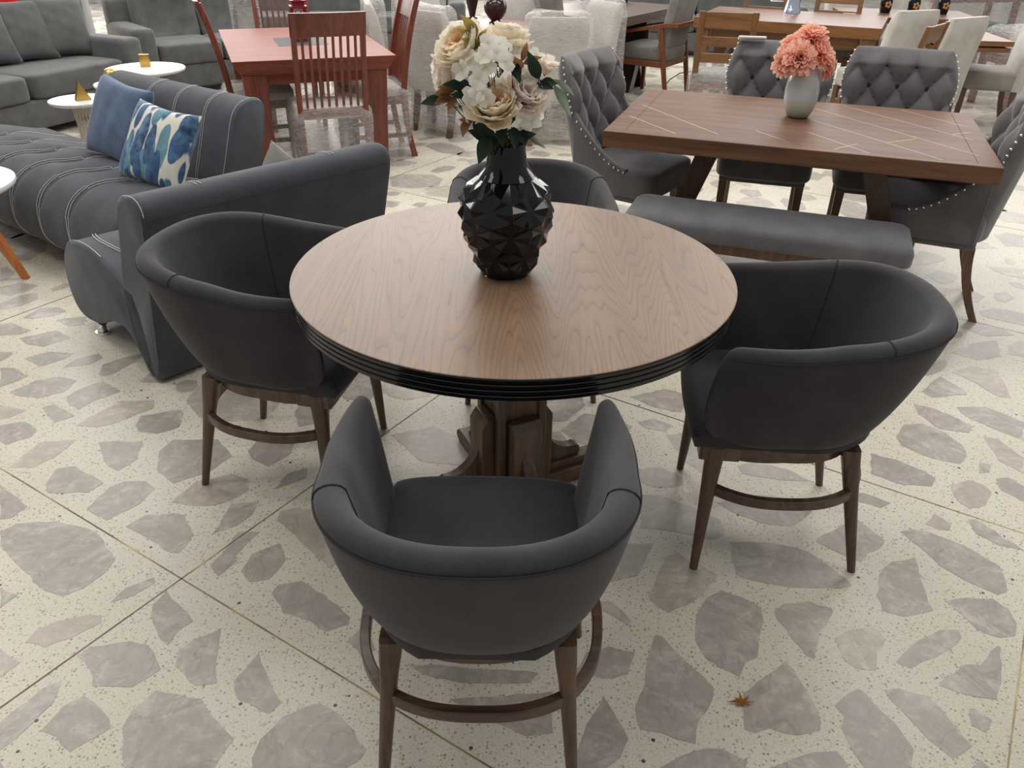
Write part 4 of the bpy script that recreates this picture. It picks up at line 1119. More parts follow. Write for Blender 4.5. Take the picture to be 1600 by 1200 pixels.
# near sofa: local -y = facing u2 ; local x = along
s2 = scroll_sofa('slate sofa unit seen from behind, left of the round table, white stitching on the back', (-1.356, 2.671, 0), face_rz(u2.x, u2.y), -1.053, 0.0, -1.053, 0.0, [], [-.24, -.80], [-.03, -1.0], [])
A1 = radians(-36.5); al = Vector((cos(A1), sin(A1))); f1 = Vector((sin(A1), -cos(A1)))
o1 = Vector((-2.815, 4.413))-f1*.59
s1 = scroll_sofa('slate sofa unit with scalloped stitched seat and two blue cushions', (o1.x, o1.y, 0), A1, .12, 1.36, -.62, 1.36, [-.36, -.08, .20, .48, .76, 1.04], [.60, .86, 1.12], [.03, 1.28], [1.335])
def end_stitch():
    bm = B(); ps = smooth_closed(PROF_SEAT, 1); pts = []
    for k in range(16, 40):
        u, z = ps[k]; pts.append(Vector((-.012, -u, z+.002)))
    # outline piping on the near end of the near sofa
    tube(bm, [p+Vector((0, 0, .002)) for p in pts], .0014, 5); link('stitching', bm, M['stitch'], s2)
    bm = B(); pb = smooth_closed(PROF_BACK, 1)
    tube(bm, [Vector((-.008, -u+(-.002 if u > -.05 else .002), z+.0015)) for u, z in pb[10:24]], .0014, 5); link('stitching', bm, M['stitch'], s2)
    bm = B(); tube(bm, [Vector((-.015-1.02*k/20, .179, .70)) for k in range(21)], .0012, 5); link('stitching', bm, M['seam'], s2)
end_stitch()
# chair seam line on the seat of the near sofa
bm = B()
for dx in (-.006, .006): tube(bm, [Vector((-.10+dx+.03*sin(k/8*pi), -(.30+.30*k/8), .43+.02*sin(k/8*pi))) for k in range(9)], .0014, 5)
link('stitching', bm, M['stitch'], s2)

def cushion(bm, w, h, th, n=22, corner=.09):
    def f(sg):
        def g(u, v):
            x, y = u*2-1, v*2-1
            e = max(0, (1-abs(x)**2.6))*max(0, (1-abs(y)**2.6)); t_ = th/2*e**.42
            k = 1-corner*(1-abs(x)**1.5)*(abs(y)**3); k2 = 1-corner*(1-abs(y)**1.5)*(abs(x)**3)
            wr = .004*sin(x*9+y*5)*sin(y*7-x*3)*e
            return Vector((x*w/2*k2, sg*(t_+.001)+wr, y*h/2*k))
        return g
    grid(bm, n, n, f(1)); grid(bm, n, n, f(-1)); bmesh.ops.remove_doubles(bm, verts=bm.verts[:], dist=.0025); fixn(bm)
def place_cushion(name, label, mat, loc, rot, w, h, th, group=None):
    bm = B(); cushion(bm, w, h, th); o = link(name, bm, mat, None, angle=80)
    o.location = loc; o.rotation_euler = rot; tag(o, label, 'cushion', group); return o
# on sofa 1: leaning against its back
def s1pt(x, u, z): p = o1+al*x+f1*u; return (p.x, p.y, z)
place_cushion('throw_cushion', 'plain denim blue cushion leaning on the slate sofa back', M['navy'], s1pt(.60, .20, .60), (radians(-24), radians(7), A1+radians(3)), .42, .42, .15)
place_cushion('throw_cushion', 'white cushion printed with blue and teal leaves on the slate sofa', M['leafprint'], s1pt(1.20, .35, .595), (radians(-30), radians(5), A1+radians(8)), .41, .39, .15)
cc = ground(424, 256, .52)
place_cushion('throw_cushion', 'corner of a pale grey cushion peeking over the near sofa back', M['armgrey'], (-1.12, 3.88, .40), (radians(-15), radians(40), radians(40)), .34, .34, .12)

# ================================================================== FAR LEFT SOFAS
def block_sofa(label, origin, rz, L, nseat, back_h=.82, tuft=False, seat_z=.44, arms=(True, True), depth=.86, backc=True):
    """origin = floor point at the left end of the front edge; local x along, faces -y"""
    t = thing('upholstered_sofa', label, 'sofa', origin, rz)
    m_ = M['sofafar']; aw = .2
    x0 = aw if arms[0] else 0; x1 = L-aw if arms[1] else L
    bm = B(); rbox(bm, (L/2, depth/2, .165), (L-.02, depth-.02, .21), .02); link('base', bm, m_, t)
    w = (x1-x0)/nseat
    for k in range(nseat):
        bm = B(); softbox(bm, (x0+w*(k+.5), .31, .36), (w-.004, .64, .19), e=.22, n=10); link('seat_cushion', bm, m_, t, angle=80)
        if not backc: continue
        bm = B(); Rb = rotx(radians(-14)); c = Vector((x0+w*(k+.5), .66, .62))
        softbox(bm, (0, 0, 0), (w-.01, .22, .50), e=.3, n=12)
        for v in bm.verts:
            if tuft and v.co.y < 0:
                for bx in (-.2, .2):
                    for bz in (.06, -.1):
                        d2 = (v.co.x-bx*w*1.1)**2+(v.co.z-bz)**2; v.co.y += .07*math.exp(-d2/.0035)+.03*math.exp(-d2/.02)
            v.co = Rb @ v.co+c
        link('back_cushion', bm, m_, t, angle=80)
    bm = B(); rbox(bm, (L/2, depth-.1, .46), (L-.02, .17, .68), .04); link('back_frame', bm, m_, t)
    for k, a in enumerate(arms):
        if a:
            bm = B(); rbox(bm, (aw/2 if k == 0 else L-aw/2, depth/2-.02, .33), (aw, depth-.02, .54), .045); link('armrest', bm, m_, t)
    for x in (.08, L-.08):
        for y in (.08, depth-.1):
            bm = B(); leg_hex(bm, (x, y, .07), (x, y, 0), (.05, .05), (.04, .04)); link('leg', bm, M['blackmetal'], t)
    return t
fd = Vector((.4, .91)).normalized()      # along the front of the big sofa, away from the camera
rzb = atan2(fd.y, fd.x); end = Vector((-3.22, 7.42)); st = end-fd*2.25
block_sofa('large dark grey sofa at the far left with three loose back cushions', (st.x, st.y, 0), rzb, 2.25, 2, backc=False)
for k, (q, lab) in enumerate((((120, 90), 'rightmost grey cushion on the large far-left sofa, beside its armrest'), ((60, 98), 'middle grey cushion on the large far-left sofa'), ((-4, 108), 'leftmost grey cushion on the large far-left sofa, cut by the frame edge'))):
    p = ground(q[0], q[1], .45)+Vector((-.12, .06))
    place_cushion('sofa_cushion', lab, M['sofafar'], (p.x, p.y, .68), (radians(-20), radians(4-3*k), rzb+radians(-14)), .50, .48, .19, 'loose cushions on the large far-left sofa')
block_sofa('grey sofa with button tufted back behind the marble side tables', (-3.45, 7.80, 0), radians(40), 1.45, 2, tuft=True, arms=(True, False))
block_sofa('long grey sofa in the background behind the red dining table', (-3.6, 10.2, 0), radians(6), 3.0, 3, arms=(True, True))
block_sofa('grey sofa in the far left background behind the large sofa', (-8.4, 9.4, 0), radians(20), 3.4, 3)
block_sofa('grey armchair corner at the left frame edge beside the white table', (-3.95, 4.50, 0), radians(30), .85, 1, arms=(True, True))
bm = B(); softbox(bm, (-5.0, 8.6, .93), (.6, .22, .5), e=.35, n=10, R=rotz(.6)); o = link('red_cushion', bm, M['red'], None, angle=80); tag(o, 'bright red cushion on top of the sofa back at the far left corner', 'cushion')

# ================================================================== SIDE TABLES
def disc_table(name, label, c, r, h, mat, legs='cage', th=.022, legmat=None):
    t = thing(name, label, 'side table', (c[0], c[1], 0))
    bm = B(); lathe(bm, [(.001, h-th), (r*.93, h-th), (r*.985, h-th*.7), (r, h-th*.35), (r*.99, h), (.001, h)], 64); link('tabletop', bm, mat, t, angle=40)
    if legs == 'cage':
        bm = B()
        for k in range(18):
            a = 2*pi*k/18
            for s in (-1, 1):
                b_ = a+s*.9; tube(bm, [(r*.32*cos(a), r*.32*sin(a), h-th), (r*.26*cos((a+b_)/2), r*.26*sin((a+b_)/2), h*.5), (r*.42*cos(b_), r*.42*sin(b_), .01)], .0035, 5)
        link('wire_base', bm, M['caged'], t)
        bm = B(); lathe(bm, [(.001, 0), (r*.45, 0), (r*.45, .012), (.001, .012)], 32); link('base_plate', bm, M['caged'], t)
    else:
        for k in range(3):
            a = legs+k*2*pi/3; bm = B(); tp = Vector((cos(a)*r*.45, sin(a)*r*.45, h-th)); bt = Vector((cos(a)*r*.98, sin(a)*r*.98, 0))
            leg_hex(bm, tp, bt, (.05, .045), (.03, .028)); link('leg', bm, legmat, t, bevel=.003)
    return t
disc_table('side_table', 'round white marble side table with a gold block on it', (-2.84, 6.52), .29, .5, M['marbletop'])
disc_table('side_table', 'small low white marble side table behind the slate sofa back', (-2.93, 5.62), .20, .45, M['marbletop'])
disc_table('side_table', 'marble side table mostly hidden behind the slate sofa back', (-2.78, 5.98), .20, .49, M['marbletop'])
disc_table('coffee_table', 'white round coffee table with orange wooden legs at the left edge', (-2.73, 3.72), .34, .45, M['white'], legs=radians(-9), th=.035, legmat=M['orange'])
def gold_block():
    p = ground(228, 104, .5); bm = B(); rbox(bm, (0, 0, .045), (.075, .03, .09), .003, rotz(.15)); o = link('gold_block', bm, M['gold'], None); o.location = (p.x, p.y, .5)
    tag(o, 'upright gold block ornament on the round marble table', 'ornament')
    p = ground(168, 118, .5); bm = B(); bmesh.ops.create_uvsphere(bm, u_segments=32, v_segments=20, radius=.055); o = link('gold_sphere', bm, M['gold'], None, angle=180); o.location = (-2.83, 5.93, .546)
    tag(o, 'gold sphere ornament beside the round marble table', 'ornament')
    bm = B(); prism(bm, [(-.05, 0), (.05, 0), (-.01, .12)], lambda q, s: Vector((q[0], -.02 if s == 0 else .02, q[1]))); fixn(bm)
    o = link('gold_wedge', bm, M['gold'], None, smooth=False, bevel=.002); o.location = (-2.90, 5.60, .451); o.rotation_euler = (0, 0, .7); tag(o, 'triangular gold ornament on the small marble table', 'ornament')
gold_block()

# ================================================================== RED TABLE SET
RA = atan2(.357, .95); ra = Vector((cos(RA), sin(RA))); rb = Vector((-sin(RA), cos(RA)))
RC = Vector((-1.537, 6.143))
def red_table():
    t = thing('square_dining_table', 'red mahogany dining table with a dark glass inset in its top', 'table', (RC.x, RC.y, 0), RA)
    L, D = 1.03, 1.53; bm = B(); i_ = .045
    q = lambda z, s: [Vector((x*(L/2-s), y*(D/2-s), z)) for x, y in ((-1, -1), (1, -1), (1, 1), (-1, 1))]
    hexa(bm, q(.67, i_), q(.76, 0)); top = link('tabletop', bm, M['mahog'], t, bevel=.003)
    bm = B(); box(bm, (0, 0, .7603), (.34, .40, .0016)); link('glass_inset', bm, M['glassdark'], top, smooth=False)
    bm = B()
    for sy in (-1, 1): box(bm, (0, sy*(D/2-.11), .635), (L-.3, .03, .07))
    for sx in (-1, 1): box(bm, (sx*(L/2-.11), 0, .635), (.03, D-.3, .07))
    link('apron', bm, M['mahog'], t, bevel=.002)
    for sx in (-1, 1):
        for sy in (-1, 1):
            bm = B(); leg_hex(bm, (sx*(L/2-.13), sy*(D/2-.13), .67), (sx*(L/2-.14), sy*(D/2-.14), 0), (.15, .15), (.12, .12)); link('leg', bm, M['mahogz'], t, bevel=.004)
red_table()
def wrapbox(bm, c, s, seed=0, n=14):
    """crumpled film shell around a box"""
    rnd = random.Random(seed); e = .25; cx = Vector(c)
    def f(u, v):
        th = -pi+2*pi*u; ph = -pi/2+pi*v; cp = spow(cos(ph), e)
        p = Vector((cp*spow(cos(th), e)*s[0]/2, cp*spow(sin(th), e)*s[1]/2, spow(sin(ph), e)*s[2]/2))
        d = mnoise.noise(p*14+Vector((seed*3.1, 0, 0)))
        return cx+p*(1+.05*d)
    grid(bm, n*4, n*2, f); bmesh.ops.remove_doubles(bm, verts=bm.verts[:], dist=1e-5)
def slat_chair(label, loc, rz):
    t = thing('slat_back_chair', label, 'chair', loc, rz, 'red slat-back chairs around the red table')
    mt = M['mahogz']
    def by(z): return .20+.05*max(0, (z-.45)/.6)+.07*max(0, (z-.45)/.6)**2   # back leans
    for sx in (-1, 1):
        bm = B(); rings = []
        for i in range(13):
            z = 1.05*i/12; y = by(z) if z > .45 else .20+.06*(1-z/.45)**2
            w = .032; d = .04; rings.append([Vector((sx*.205-w/2, y-d/2, z)), Vector((sx*.205+w/2, y-d/2, z)), Vector((sx*.205+w/2, y+d/2, z)), Vector((sx*.205-w/2, y+d/2, z))])
        loft(bm, rings); fixn(bm); link('back_post', bm, mt, t, bevel=.003)
        bm = B(); leg_hex(bm, (sx*.2, -.2, .43), (sx*.2, -.2, 0), (.04, .04), (.035, .035)); link('leg', bm, mt, t, bevel=.003)
    bm = B(); rings = []
    for i in range(13):
        x = -.225+.45*i/12; cv = .02*(1-(x/.225)**2)
        rings.append([Vector((x, by(.93)+cv-.012, .925)), Vector((x, by(.93)+cv+.012, .925)), Vector((x, by(1.06)+cv+.014, 1.06)), Vector((x, by(1.06)+cv-.012, 1.06))])
    loft(bm, rings); fixn(bm); link('top_rail', bm, mt, t, bevel=.003)
    for k in range(8):
        x = -.158+.316*k/7; bm = B(); rings = []
        for i in range(9):
            z = .47+.47*i/8; cv = .018*(1-(x/.225)**2); y = by(z)+cv*(i/8); rings.append([Vector((x-.008, y-.006, z)), Vector((x+.008, y-.006, z)), Vector((x+.008, y+.006, z)), Vector((x-.008, y+.006, z))])
        loft(bm, rings); fixn(bm); link('slat', bm, mt, t)
    bm = B(); box(bm, (0, .205, .47), (.40, .026, .05)); link('lower_rail', bm, mt, t, bevel=.002)
    bm = B()
    for sx in (-1, 1): box(bm, (sx*.2, 0, .405), (.026, .4, .055)); box(bm, (sx*.2, 0, .16), (.022, .4, .03))
    box(bm, (0, -.2, .405), (.4, .026, .055)); box(bm, (0, 0, .16), (.4, .022, .03)); link('seat_frame', bm, mt, t, bevel=.002)
    bm = B(); softbox(bm, (0, -.01, .455), (.43, .42, .07), e=.3, n=8); link('seat', bm, M['cream'], t, angle=80)
    bm = B(); wrapbox(bm, (0, .0, .29), (.50, .52, .44), 3, 16); link('plastic_wrap', bm, M['wrap'], t, angle=50)
    return t
def S(c, face, label, first=None):
    fx, fy = face; rz = face_rz(fx, fy)
    return slat_chair(label, (c[0], c[1], 0), rz) if first is None else dup(first, (c[0], c[1], 0), rz, label)
sl0 = S((-1.225, 5.45), (rb.x, rb.y), 'red slat-back chair at the near side of the red table, back towards the camera')
S((-1.81, 5.94), (ra.x, ra.y), 'red slat-back chair at the left side of the red table, seen edge-on', sl0)
S((-1.06, 6.11), (-ra.x, -ra.y), 'red slat-back chair at the right side of the red table', sl0)
S((-1.83, 6.93), (-rb.x, -rb.y), 'red slat-back chair on the far side of the red table', sl0)
def lantern():
    p = ground(471, 62, .762); t = thing('lantern', 'crimson square lantern standing on the red table', 'lantern', (p.x, p.y, .762), RA)
    bm = B(); box(bm, (0, 0, .006), (.115, .115, .012)); box(bm, (0, 0, .025), (.10, .10, .012)); link('base', bm, M['lantern'], t, bevel=.001)
    for sx in (-1, 1):
        for sy in (-1, 1):
            bm = B(); box(bm, (sx*.044, sy*.044, .12), (.011, .011, .19)); link('post', bm, M['lantern'], t)
    bm = B(); box(bm, (0, 0, .215), (.115, .115, .014)); box(bm, (0, 0, .235), (.085, .085, .03)); box(bm, (0, 0, .255), (.11, .11, .01)); link('roof', bm, M['lantern'], t, bevel=.001)
    bm = B(); bmesh.ops.create_uvsphere(bm, u_segments=20, v_segments=12, radius=.03, matrix=Matrix.Translation((0, 0, .275))); link('finial', bm, M['black_gloss'], t, angle=180)
    bm = B(); lathe(bm, [(.001, .031), (.028, .031), (.028, .1), (.001, .1)], 20); link('candle', bm, M['white'], t)
lantern()
# wrapped parcel chair standing behind the left corner of the red table
def parcel():
    t = thing('wrapped_stool', 'dark stool wrapped in shiny film behind the red table corner', 'stool', (-2.42, 7.85, 0), .3)
    bm = B()
    for sx in (-1, 1):
        for sy in (-1, 1): leg_hex(bm, (sx*.09, sy*.09, .8), (sx*.13, sy*.13, 0), (.035, .035), (.03, .03))
    link('frame', bm, M['blackmetal'], t); bm = B(); rbox(bm, (0, 0, .86), (.2, .2, .12), .03); link('seat', bm, M['sofafar'], t)
    bm = B(); wrapbox(bm, (0, 0, .5), (.27, .27, .96), 5, 14); link('plastic_wrap', bm, M['wrap'], t, angle=50)
parcel()

# ================================================================== ROUND TABLE WITH WRAPPED CHAIRS
def far_round():
    t = thing('round_dining_table', 'reddish brown round table in the background between the film-wrapped white chairs', 'table', (-.06, 7.0, 0))
    bm = B(); lathe(bm, [(.001, .70), (.62, .70), (.64, .72), (.64, .752), (.63, .76), (.001, .76)], 72); link('tabletop', bm, M['roundtop'], t, angle=40)
    bm = B(); lathe(bm, [(.001, 0), (.3, 0), (.3, .04), (.09, .09), (.07, .4), (.1, .65), (.2, .70), (.001, .70)], 32); link('pedestal', bm, M['dark'], t, angle=40)
far_round()
def parsons(name, label, loc, rz, wrap=True, group=None, H=.92, seatm='cream'):
    t = thing(name, label, 'chair', loc, rz, group)
    bm = B(); rbox(bm, (0, .0, .40), (.44, .44, .15), .03); link('seat', bm, M[seatm], t)
    bm = B(); rings = []
    for i in range(13):
        q = i/12; z = .33+(H-.33)*q; y = .20+.02*q+.07*q*q; w = .225-.004*q
        d = .045 if i < 11 else (.038 if i == 11 else .022)
        if i == 12: w -= .012
        r = []
        for sx, sy in ((-1, -1), (1, -1), (1, 1), (-1, 1)):
            for k in range(3):
                a = {(-1, -1): 180, (1, -1): 270, (1, 1): 0, (-1, 1): 90}[(sx, sy)]+k*45
                r.append(Vector((sx*(w-.018)+.018*cos(radians(a)), y+sy*(d-.018)+.018*sin(radians(a)), z)))
        rings.append(r)
    loft(bm, rings); fixn(bm); link('backrest', bm, M['cream'], t, angle=60)
    for sx in (-1, 1):
        bm = B(); leg_hex(bm, (sx*.195, -.19, .33), (sx*.195, -.195, 0), (.045, .045), (.035, .035)); link('leg', bm, M['chairleg'], t, bevel=.002)
        bm = B(); rings = []
        for i in range(7):
            q = i/6; z = .33*(1-q); y = .19+.06*q*q; w = .04; rings.append([Vector((sx*.195-w/2, y-w/2, z)), Vector((sx*.195+w/2, y-w/2, z)), Vector((sx*.195+w/2, y+w/2, z)), Vector((sx*.195-w/2, y+w/2, z))])
        loft(bm, rings); fixn(bm); link('leg', bm, M['chairleg'], t, bevel=.002)
    if wrap:
        bm = B(); wrapbox(bm, (0, .25, (H+.36)/2), (.5, .19, H-.28), 7, 14); wrapbox(bm, (0, .01, .27), (.5, .52, .50), 8, 14); link('plastic_wrap', bm, M['wrap'], t, angle=50)
    return t
GW = 'film-wrapped white chairs around the far round table'
pw = parsons('wrapped_dining_chair', 'film-wrapped white chair left of the bouquet, its back towards the camera', (-.53, 6.86, 0), face_rz(.62, .78), True, GW)
dup(pw, (-.93, 7.22, 0), face_rz(.97, .2), 'film-wrapped white chair seen edge-on between the red chair and the round table')
dup(pw, (.27, 6.62, 0), face_rz(-.12, .99), 'film-wrapped white chair with its back to the camera, right of the bouquet')
dup(pw, (.50, 7.36, 0), face_rz(-.85, -.5), 'film-wrapped white chair at the right far side of the round table')
dup(pw, (.06, 7.72, 0), face_rz(.0, -1), 'film-wrapped white chair directly behind the round brown vase')
dup(pw, (-.72, 7.75, 0), face_rz(.65, -.75), 'film-wrapped white chair at the left far side of the round table')
def brown_vases():
    p = ground(774, 37, .76); bm = B(); lathe(bm, [(.001, 0), (.052, 0), (.052, .016), (.036, .024), (.062, .05), (.088, .09), (.095, .125), (.088, .16), (.062, .195), (.04, .215), (.05, .235), (.046, .237), (.034, .215), (.001, .2)], 40)
    o = link('round_vase', bm, M['brown_gloss'], None, angle=50); o.location = (p.x, p.y, .7602); tag(o, 'glossy dark brown globe vase on the far round table', 'vase')
    p = ground(738, 29, .76); bm = B(); lathe(bm, [(.001, 0), (.045, 0), (.045, .012), (.025, .02), (.032, .06), (.05, .13), (.062, .2), (.06, .26), (.045, .3), (.05, .33), (.045, .332), (.04, .3), (.001, .29)], 40)
    o = link('tall_vase', bm, M['brown_gloss'], None, angle=50); o.location = (p.x, p.y, .7602); tag(o, 'tall glossy dark brown urn vase on the far round table', 'vase')
brown_vases()

# ================================================================== ESPRESSO TABLE AND ARMCHAIRS
DA = atan2(.835, .55)
def dark_table():
    c = Vector((.848, 7.661)); a = Vector((.53, .848)); b = Vector((-.848, .53))
    o_ = c+a*.75+b*.5; t = thing('rectangular_dining_table', 'dark espresso dining table with slanted slab legs in the background', 'table', (o_.x, o_.y, 0), atan2(a.y, a.x))
    bm = B(); box(bm, (0, 0, .72), (1.5, 1.0, .08)); link('tabletop', bm, M['darktop'], t, bevel=.003)
    for s in (-1, 1):
        bm = B(); leg_hex(bm, (s*.45, 0, .68), (s*.12, 0, 0), (.10, .62), (.10, .62)); leg_hex(bm, (s*.3, 0, .34), (s*.5, 0, 0), (.09, .58), (.09, .58)); link('slab_leg', bm, M['dark'], t, bevel=.003)
dark_table()
def armchair(label, loc, rz):
    t = thing('wooden_armchair', label, 'chair', loc, rz, 'grey armchairs with wooden frames at the espresso table'); mt = M['armwood']
    for sx in (-1, 1):
        bm = B(); leg_hex(bm, (sx*.27, -.24, .60), (sx*.27, -.24, 0), (.032, .045), (.03, .035)); link('leg', bm, mt, t, bevel=.003)
        bm = B(); leg_hex(bm, (sx*.27, .14, .68), (sx*.25, .26, 0), (.032, .05), (.03, .036)); link('leg', bm, mt, t, bevel=.003)
        bm = B(); hexa(bm, [Vector((sx*.27-.018, -.27, .575)), Vector((sx*.27+.018, -.27, .575)), Vector((sx*.27+.018, .20, .665)), Vector((sx*.27-.018, .20, .665))],
                       [Vector((sx*.27-.018, -.27, .605)), Vector((sx*.27+.018, -.27, .605)), Vector((sx*.27+.018, .20, .70)), Vector((sx*.27-.018, .20, .70))]); fixn(bm); link('armrest', bm, mt, t, bevel=.003)
        bm = B(); box(bm, (sx*.27, -.03, .34), (.03, .44, .05)); link('side_rail', bm, mt, t, bevel=.002)
    bm = B(); hexa(bm, [Vector((-.285, .18, .665)), Vector((.285, .18, .665)), Vector((.24, .30, .665)), Vector((-.24, .30, .665))], [Vector((-.285, .18, .70)), Vector((.285, .18, .70)), Vector((.24, .30, .70)), Vector((-.24, .30, .70))]); link('back_rail', bm, mt, t, bevel=.003)
    bm = B(); box(bm, (0, .2, .34), (.54, .03, .05)); box(bm, (0, -.24, .34), (.54, .03, .05)); link('seat_frame', bm, mt, t, bevel=.002)
    bm = B(); softbox(bm, (0, -.03, .42), (.5, .5, .14), e=.3, n=9); link('seat', bm, M['armgrey'], t, angle=80)
    bm = B(); softbox(bm, (0, .2, .72), (.46, .11, .70), e=.3, n=9, R=rotx(-.2)); link('backrest', bm, M['armgrey'], t, angle=80)
    return t
ac = armchair('grey upholstered armchair with wooden frame at the right side of the espresso table', (1.34, 8.33, 0), face_rz(-.83, .55))
dup(ac, (.42, 8.05, 0), face_rz(.85, .6), 'wooden-framed grey armchair at the left side of the espresso table, partly hidden')
dup(ac, (.95, 9.9, 0), face_rz(-.1, -1), 'grey armchair at the far end of the espresso table')
p = ground(972, 4, .76); bm = B(); lathe(bm, [(.001, 0), (.06, 0), (.068, .03), (.07, .12), (.05, .16), (.045, .16), (.06, .1), (.001, .02)], 28)
o = link('ceramic_jar', bm, plain('blue_black_ceramic', srgb(40, 44, 66), .25), None, angle=50); o.location = (p.x, p.y, .761); tag(o, 'small dark blue patterned jar on the espresso table', 'jar')
bm = B(); g0 = ground(1040, 133, 0); tube(bm, [(g0.x, g0.y, .005), (g0.x+.05, g0.y+.05, .05), (g0.x+.16, g0.y+.12, .10), (g0.x+.34, g0.y+.2, .115), (g0.x+.5, g0.y+.3, .02)], .006, 6)
o = link('power_cable', bm, M['steel'], None); tag(o, 'thin black cable arching off the floor behind the walnut table', 'cable')
# grey sofa in the far background
block_sofa('grey sofa in the far background behind the espresso table', (.9, 11.0, 0), radians(-10), 2.6, 2)

# ================================================================== OAK TABLE SET
OA = radians(-24.5); oa = Vector((cos(OA), sin(OA))); ob = Vector((-sin(OA), cos(OA))); OC = Vector((2.47, 7.93))
def oak_table():
    t = thing('rectangular_dining_table', 'honey brown oak dining table with a mirrored vase on it', 'table', (OC.x, OC.y, 0), OA)
    L, D = 1.55, 1.0
    bm = B(); box(bm, (0, 0, .735), (L, D, .09)); link('tabletop', bm, [M['oaktop']], t, bevel=.004)
    bm = B(); box(bm, (0, -.5, .735), (L-.01, .006, .08)); link('front_edge', bm, M['oak'], t)
    bm = B()
    for sy in (-1, 1): box(bm, (0, sy*.40, .64), (L-.3, .03, .10))
    for sx in (-1, 1): box(bm, (sx*.68, 0, .64), (.03, .8, .10))
    link('apron', bm, M['oak'], t, bevel=.002)
    for sx in (-1, 1):
        for sy in (-1, 1):
            bm = B(); leg_hex(bm, (sx*.69, sy*.42, .69), (sx*.69, sy*.42, 0), (.11, .11), (.10, .10)); link('leg', bm, M['oakz'], t, bevel=.003)
oak_table()
def ladder_chair(label, loc, rz):
    t = thing('ladder_back_chair', label, 'chair', loc, rz, 'oak ladder-back chairs around the oak table')
    def by(z): return .2+.10*max(0, (z-.43)/.5)
    for sx in (-1, 1):
        bm = B(); rings = []
        for i in range(7):
            z = .95*i/6; y = by(z); w, d = .045, .03; rings.append([Vector((sx*.195-w/2, y-d/2, z)), Vector((sx*.195+w/2, y-d/2, z)), Vector((sx*.195+w/2, y+d/2, z)), Vector((sx*.195-w/2, y+d/2, z))])
        loft(bm, rings); fixn(bm); link('back_post', bm, M['oakz'], t, bevel=.002)
        bm = B(); leg_hex(bm, (sx*.19, -.2, .42), (sx*.19, -.2, 0), (.042, .042), (.036, .036)); link('leg', bm, M['oakz'], t, bevel=.002)
    for z0, z1 in ((.83, .945), (.70, .77), (.58, .65)):
        bm = B(); hexa(bm, [Vector((-.18, by(z0)-.009, z0)), Vector((.18, by(z0)-.009, z0)), Vector((.18, by(z0)+.009, z0)), Vector((-.18, by(z0)+.009, z0))],
                       [Vector((-.18, by(z1)-.009, z1)), Vector((.18, by(z1)-.009, z1)), Vector((.18, by(z1)+.009, z1)), Vector((-.18, by(z1)+.009, z1))]); link('ladder_slat', bm, M['oak'], t, bevel=.002)
    bm = B(); box(bm, (0, 0, .40), (.4, .42, .05)); link('seat_frame', bm, M['oakz'], t, bevel=.002)
    bm = B(); softbox(bm, (0, -.01, .45), (.43, .43, .08), e=.3, n=8); link('seat', bm, M['armgrey'], t, angle=80)
    return t
ld = ladder_chair('oak ladder-back chair in front of the oak table, film around its seat', (1.62, 6.86, 0), face_rz(ob.x*.6-.1, ob.y))
bm = B(); wrapbox(bm, (0, 0, .36), (.47, .5, .34), 11, 14); wl = link('plastic_wrap', bm, M['wrap'], ld, angle=50)
q1 = OC+ob*.55-oa*.38; q2 = OC+ob*.55+oa*.3; q3 = Vector((2.64, 6.20))
def ladder_plain(c, face, lab):
    d = dup(ld, (c.x, c.y, 0), face_rz(*face), lab)
    for ch in [x for x in bpy.data.objects if x.parent == d and x.name.startswith('plastic_wrap')]: bpy.data.objects.remove(ch)
    return d
ladder_plain(q1, (-ob.x, -ob.y), 'oak ladder-back chair behind the oak table, left of the mirrored vase')
ladder_plain(q2, (-ob.x, -ob.y), 'oak ladder-back chair behind the oak table, right of the mirrored vase')
ladder_plain(q3, (-.76, .65), 'brown ladder-back chair seen edge-on between the two cream chairs')
p = ground(1237, 20, .78); bm = B(); lathe(bm, [(.001, 0), (.078, 0), (.078, .01), (.07, .03), (.055, .12), (.04, .26), (.05, .3), (.046, .3), (.036, .26), (.001, .02)], 36)
o = link('mirrored_vase', bm, M['mirror_glass'], None, angle=50); o.location = (p.x, p.y, .7805); tag(o, 'bluish mirrored glass vase on the oak table', 'vase')
p = ground(1214, 2, .78); bm = B(); hexa(bm, [Vector((-.06, -.03, 0)), Vector((.06, -.03, 0)), Vector((.06, .03, 0)), Vector((-.06, .03, 0))], [Vector((-.06, -.003, .09)), Vector((.06, -.003, .09)), Vector((.06, .003, .09)), Vector((-.06, .003, .09))])
o = link('price_tag', bm, M['paper'], None); o.location = (p.x, p.y, .7805); tag(o, 'white folded price card on the oak table beside the mirrored vase', 'price tag')

# ================================================================== CREAM CHAIRS
TA = radians(-6); ta = Vector((cos(TA), sin(TA))); tb = Vector((-sin(TA), cos(TA))); T3 = Vector((3.80, 6.66))-ta*.29+tb*.5
def table3():
    t = thing('rectangular_dining_table', 'brown wooden table with double-layered top between the cream chairs', 'table', (T3.x, T3.y, 0), TA)
    bm = B(); box(bm, (0, 0, .742), (.58, 1.0, .036)); link('tabletop', bm, M['oak'], t, bevel=.003)
    bm = B(); box(bm, (0, 0, .695), (.56, .98, .034)); link('lower_top', bm, M['oak'], t, bevel=.003)
    bm = B(); box(bm, (-.08, 0, .35), (.22, .5, .66)); box(bm, (-.08, 0, .03), (.4, .7, .06)); link('pedestal', bm, M['oakz'], t, bevel=.003)
    bm = B(); box(bm, (0, 0, .715), (.5, .9, .03)); link('spacer', bm, M['dark'], t)
table3()
GC = 'cream upholstered chairs around the double-topped table'
pc = parsons('cream_dining_chair', 'cream upholstered chair with its back to the camera, right of the edge-on brown chair', (3.14, 6.68, 0), face_rz(-.50, .86), False, GC, H=.95)
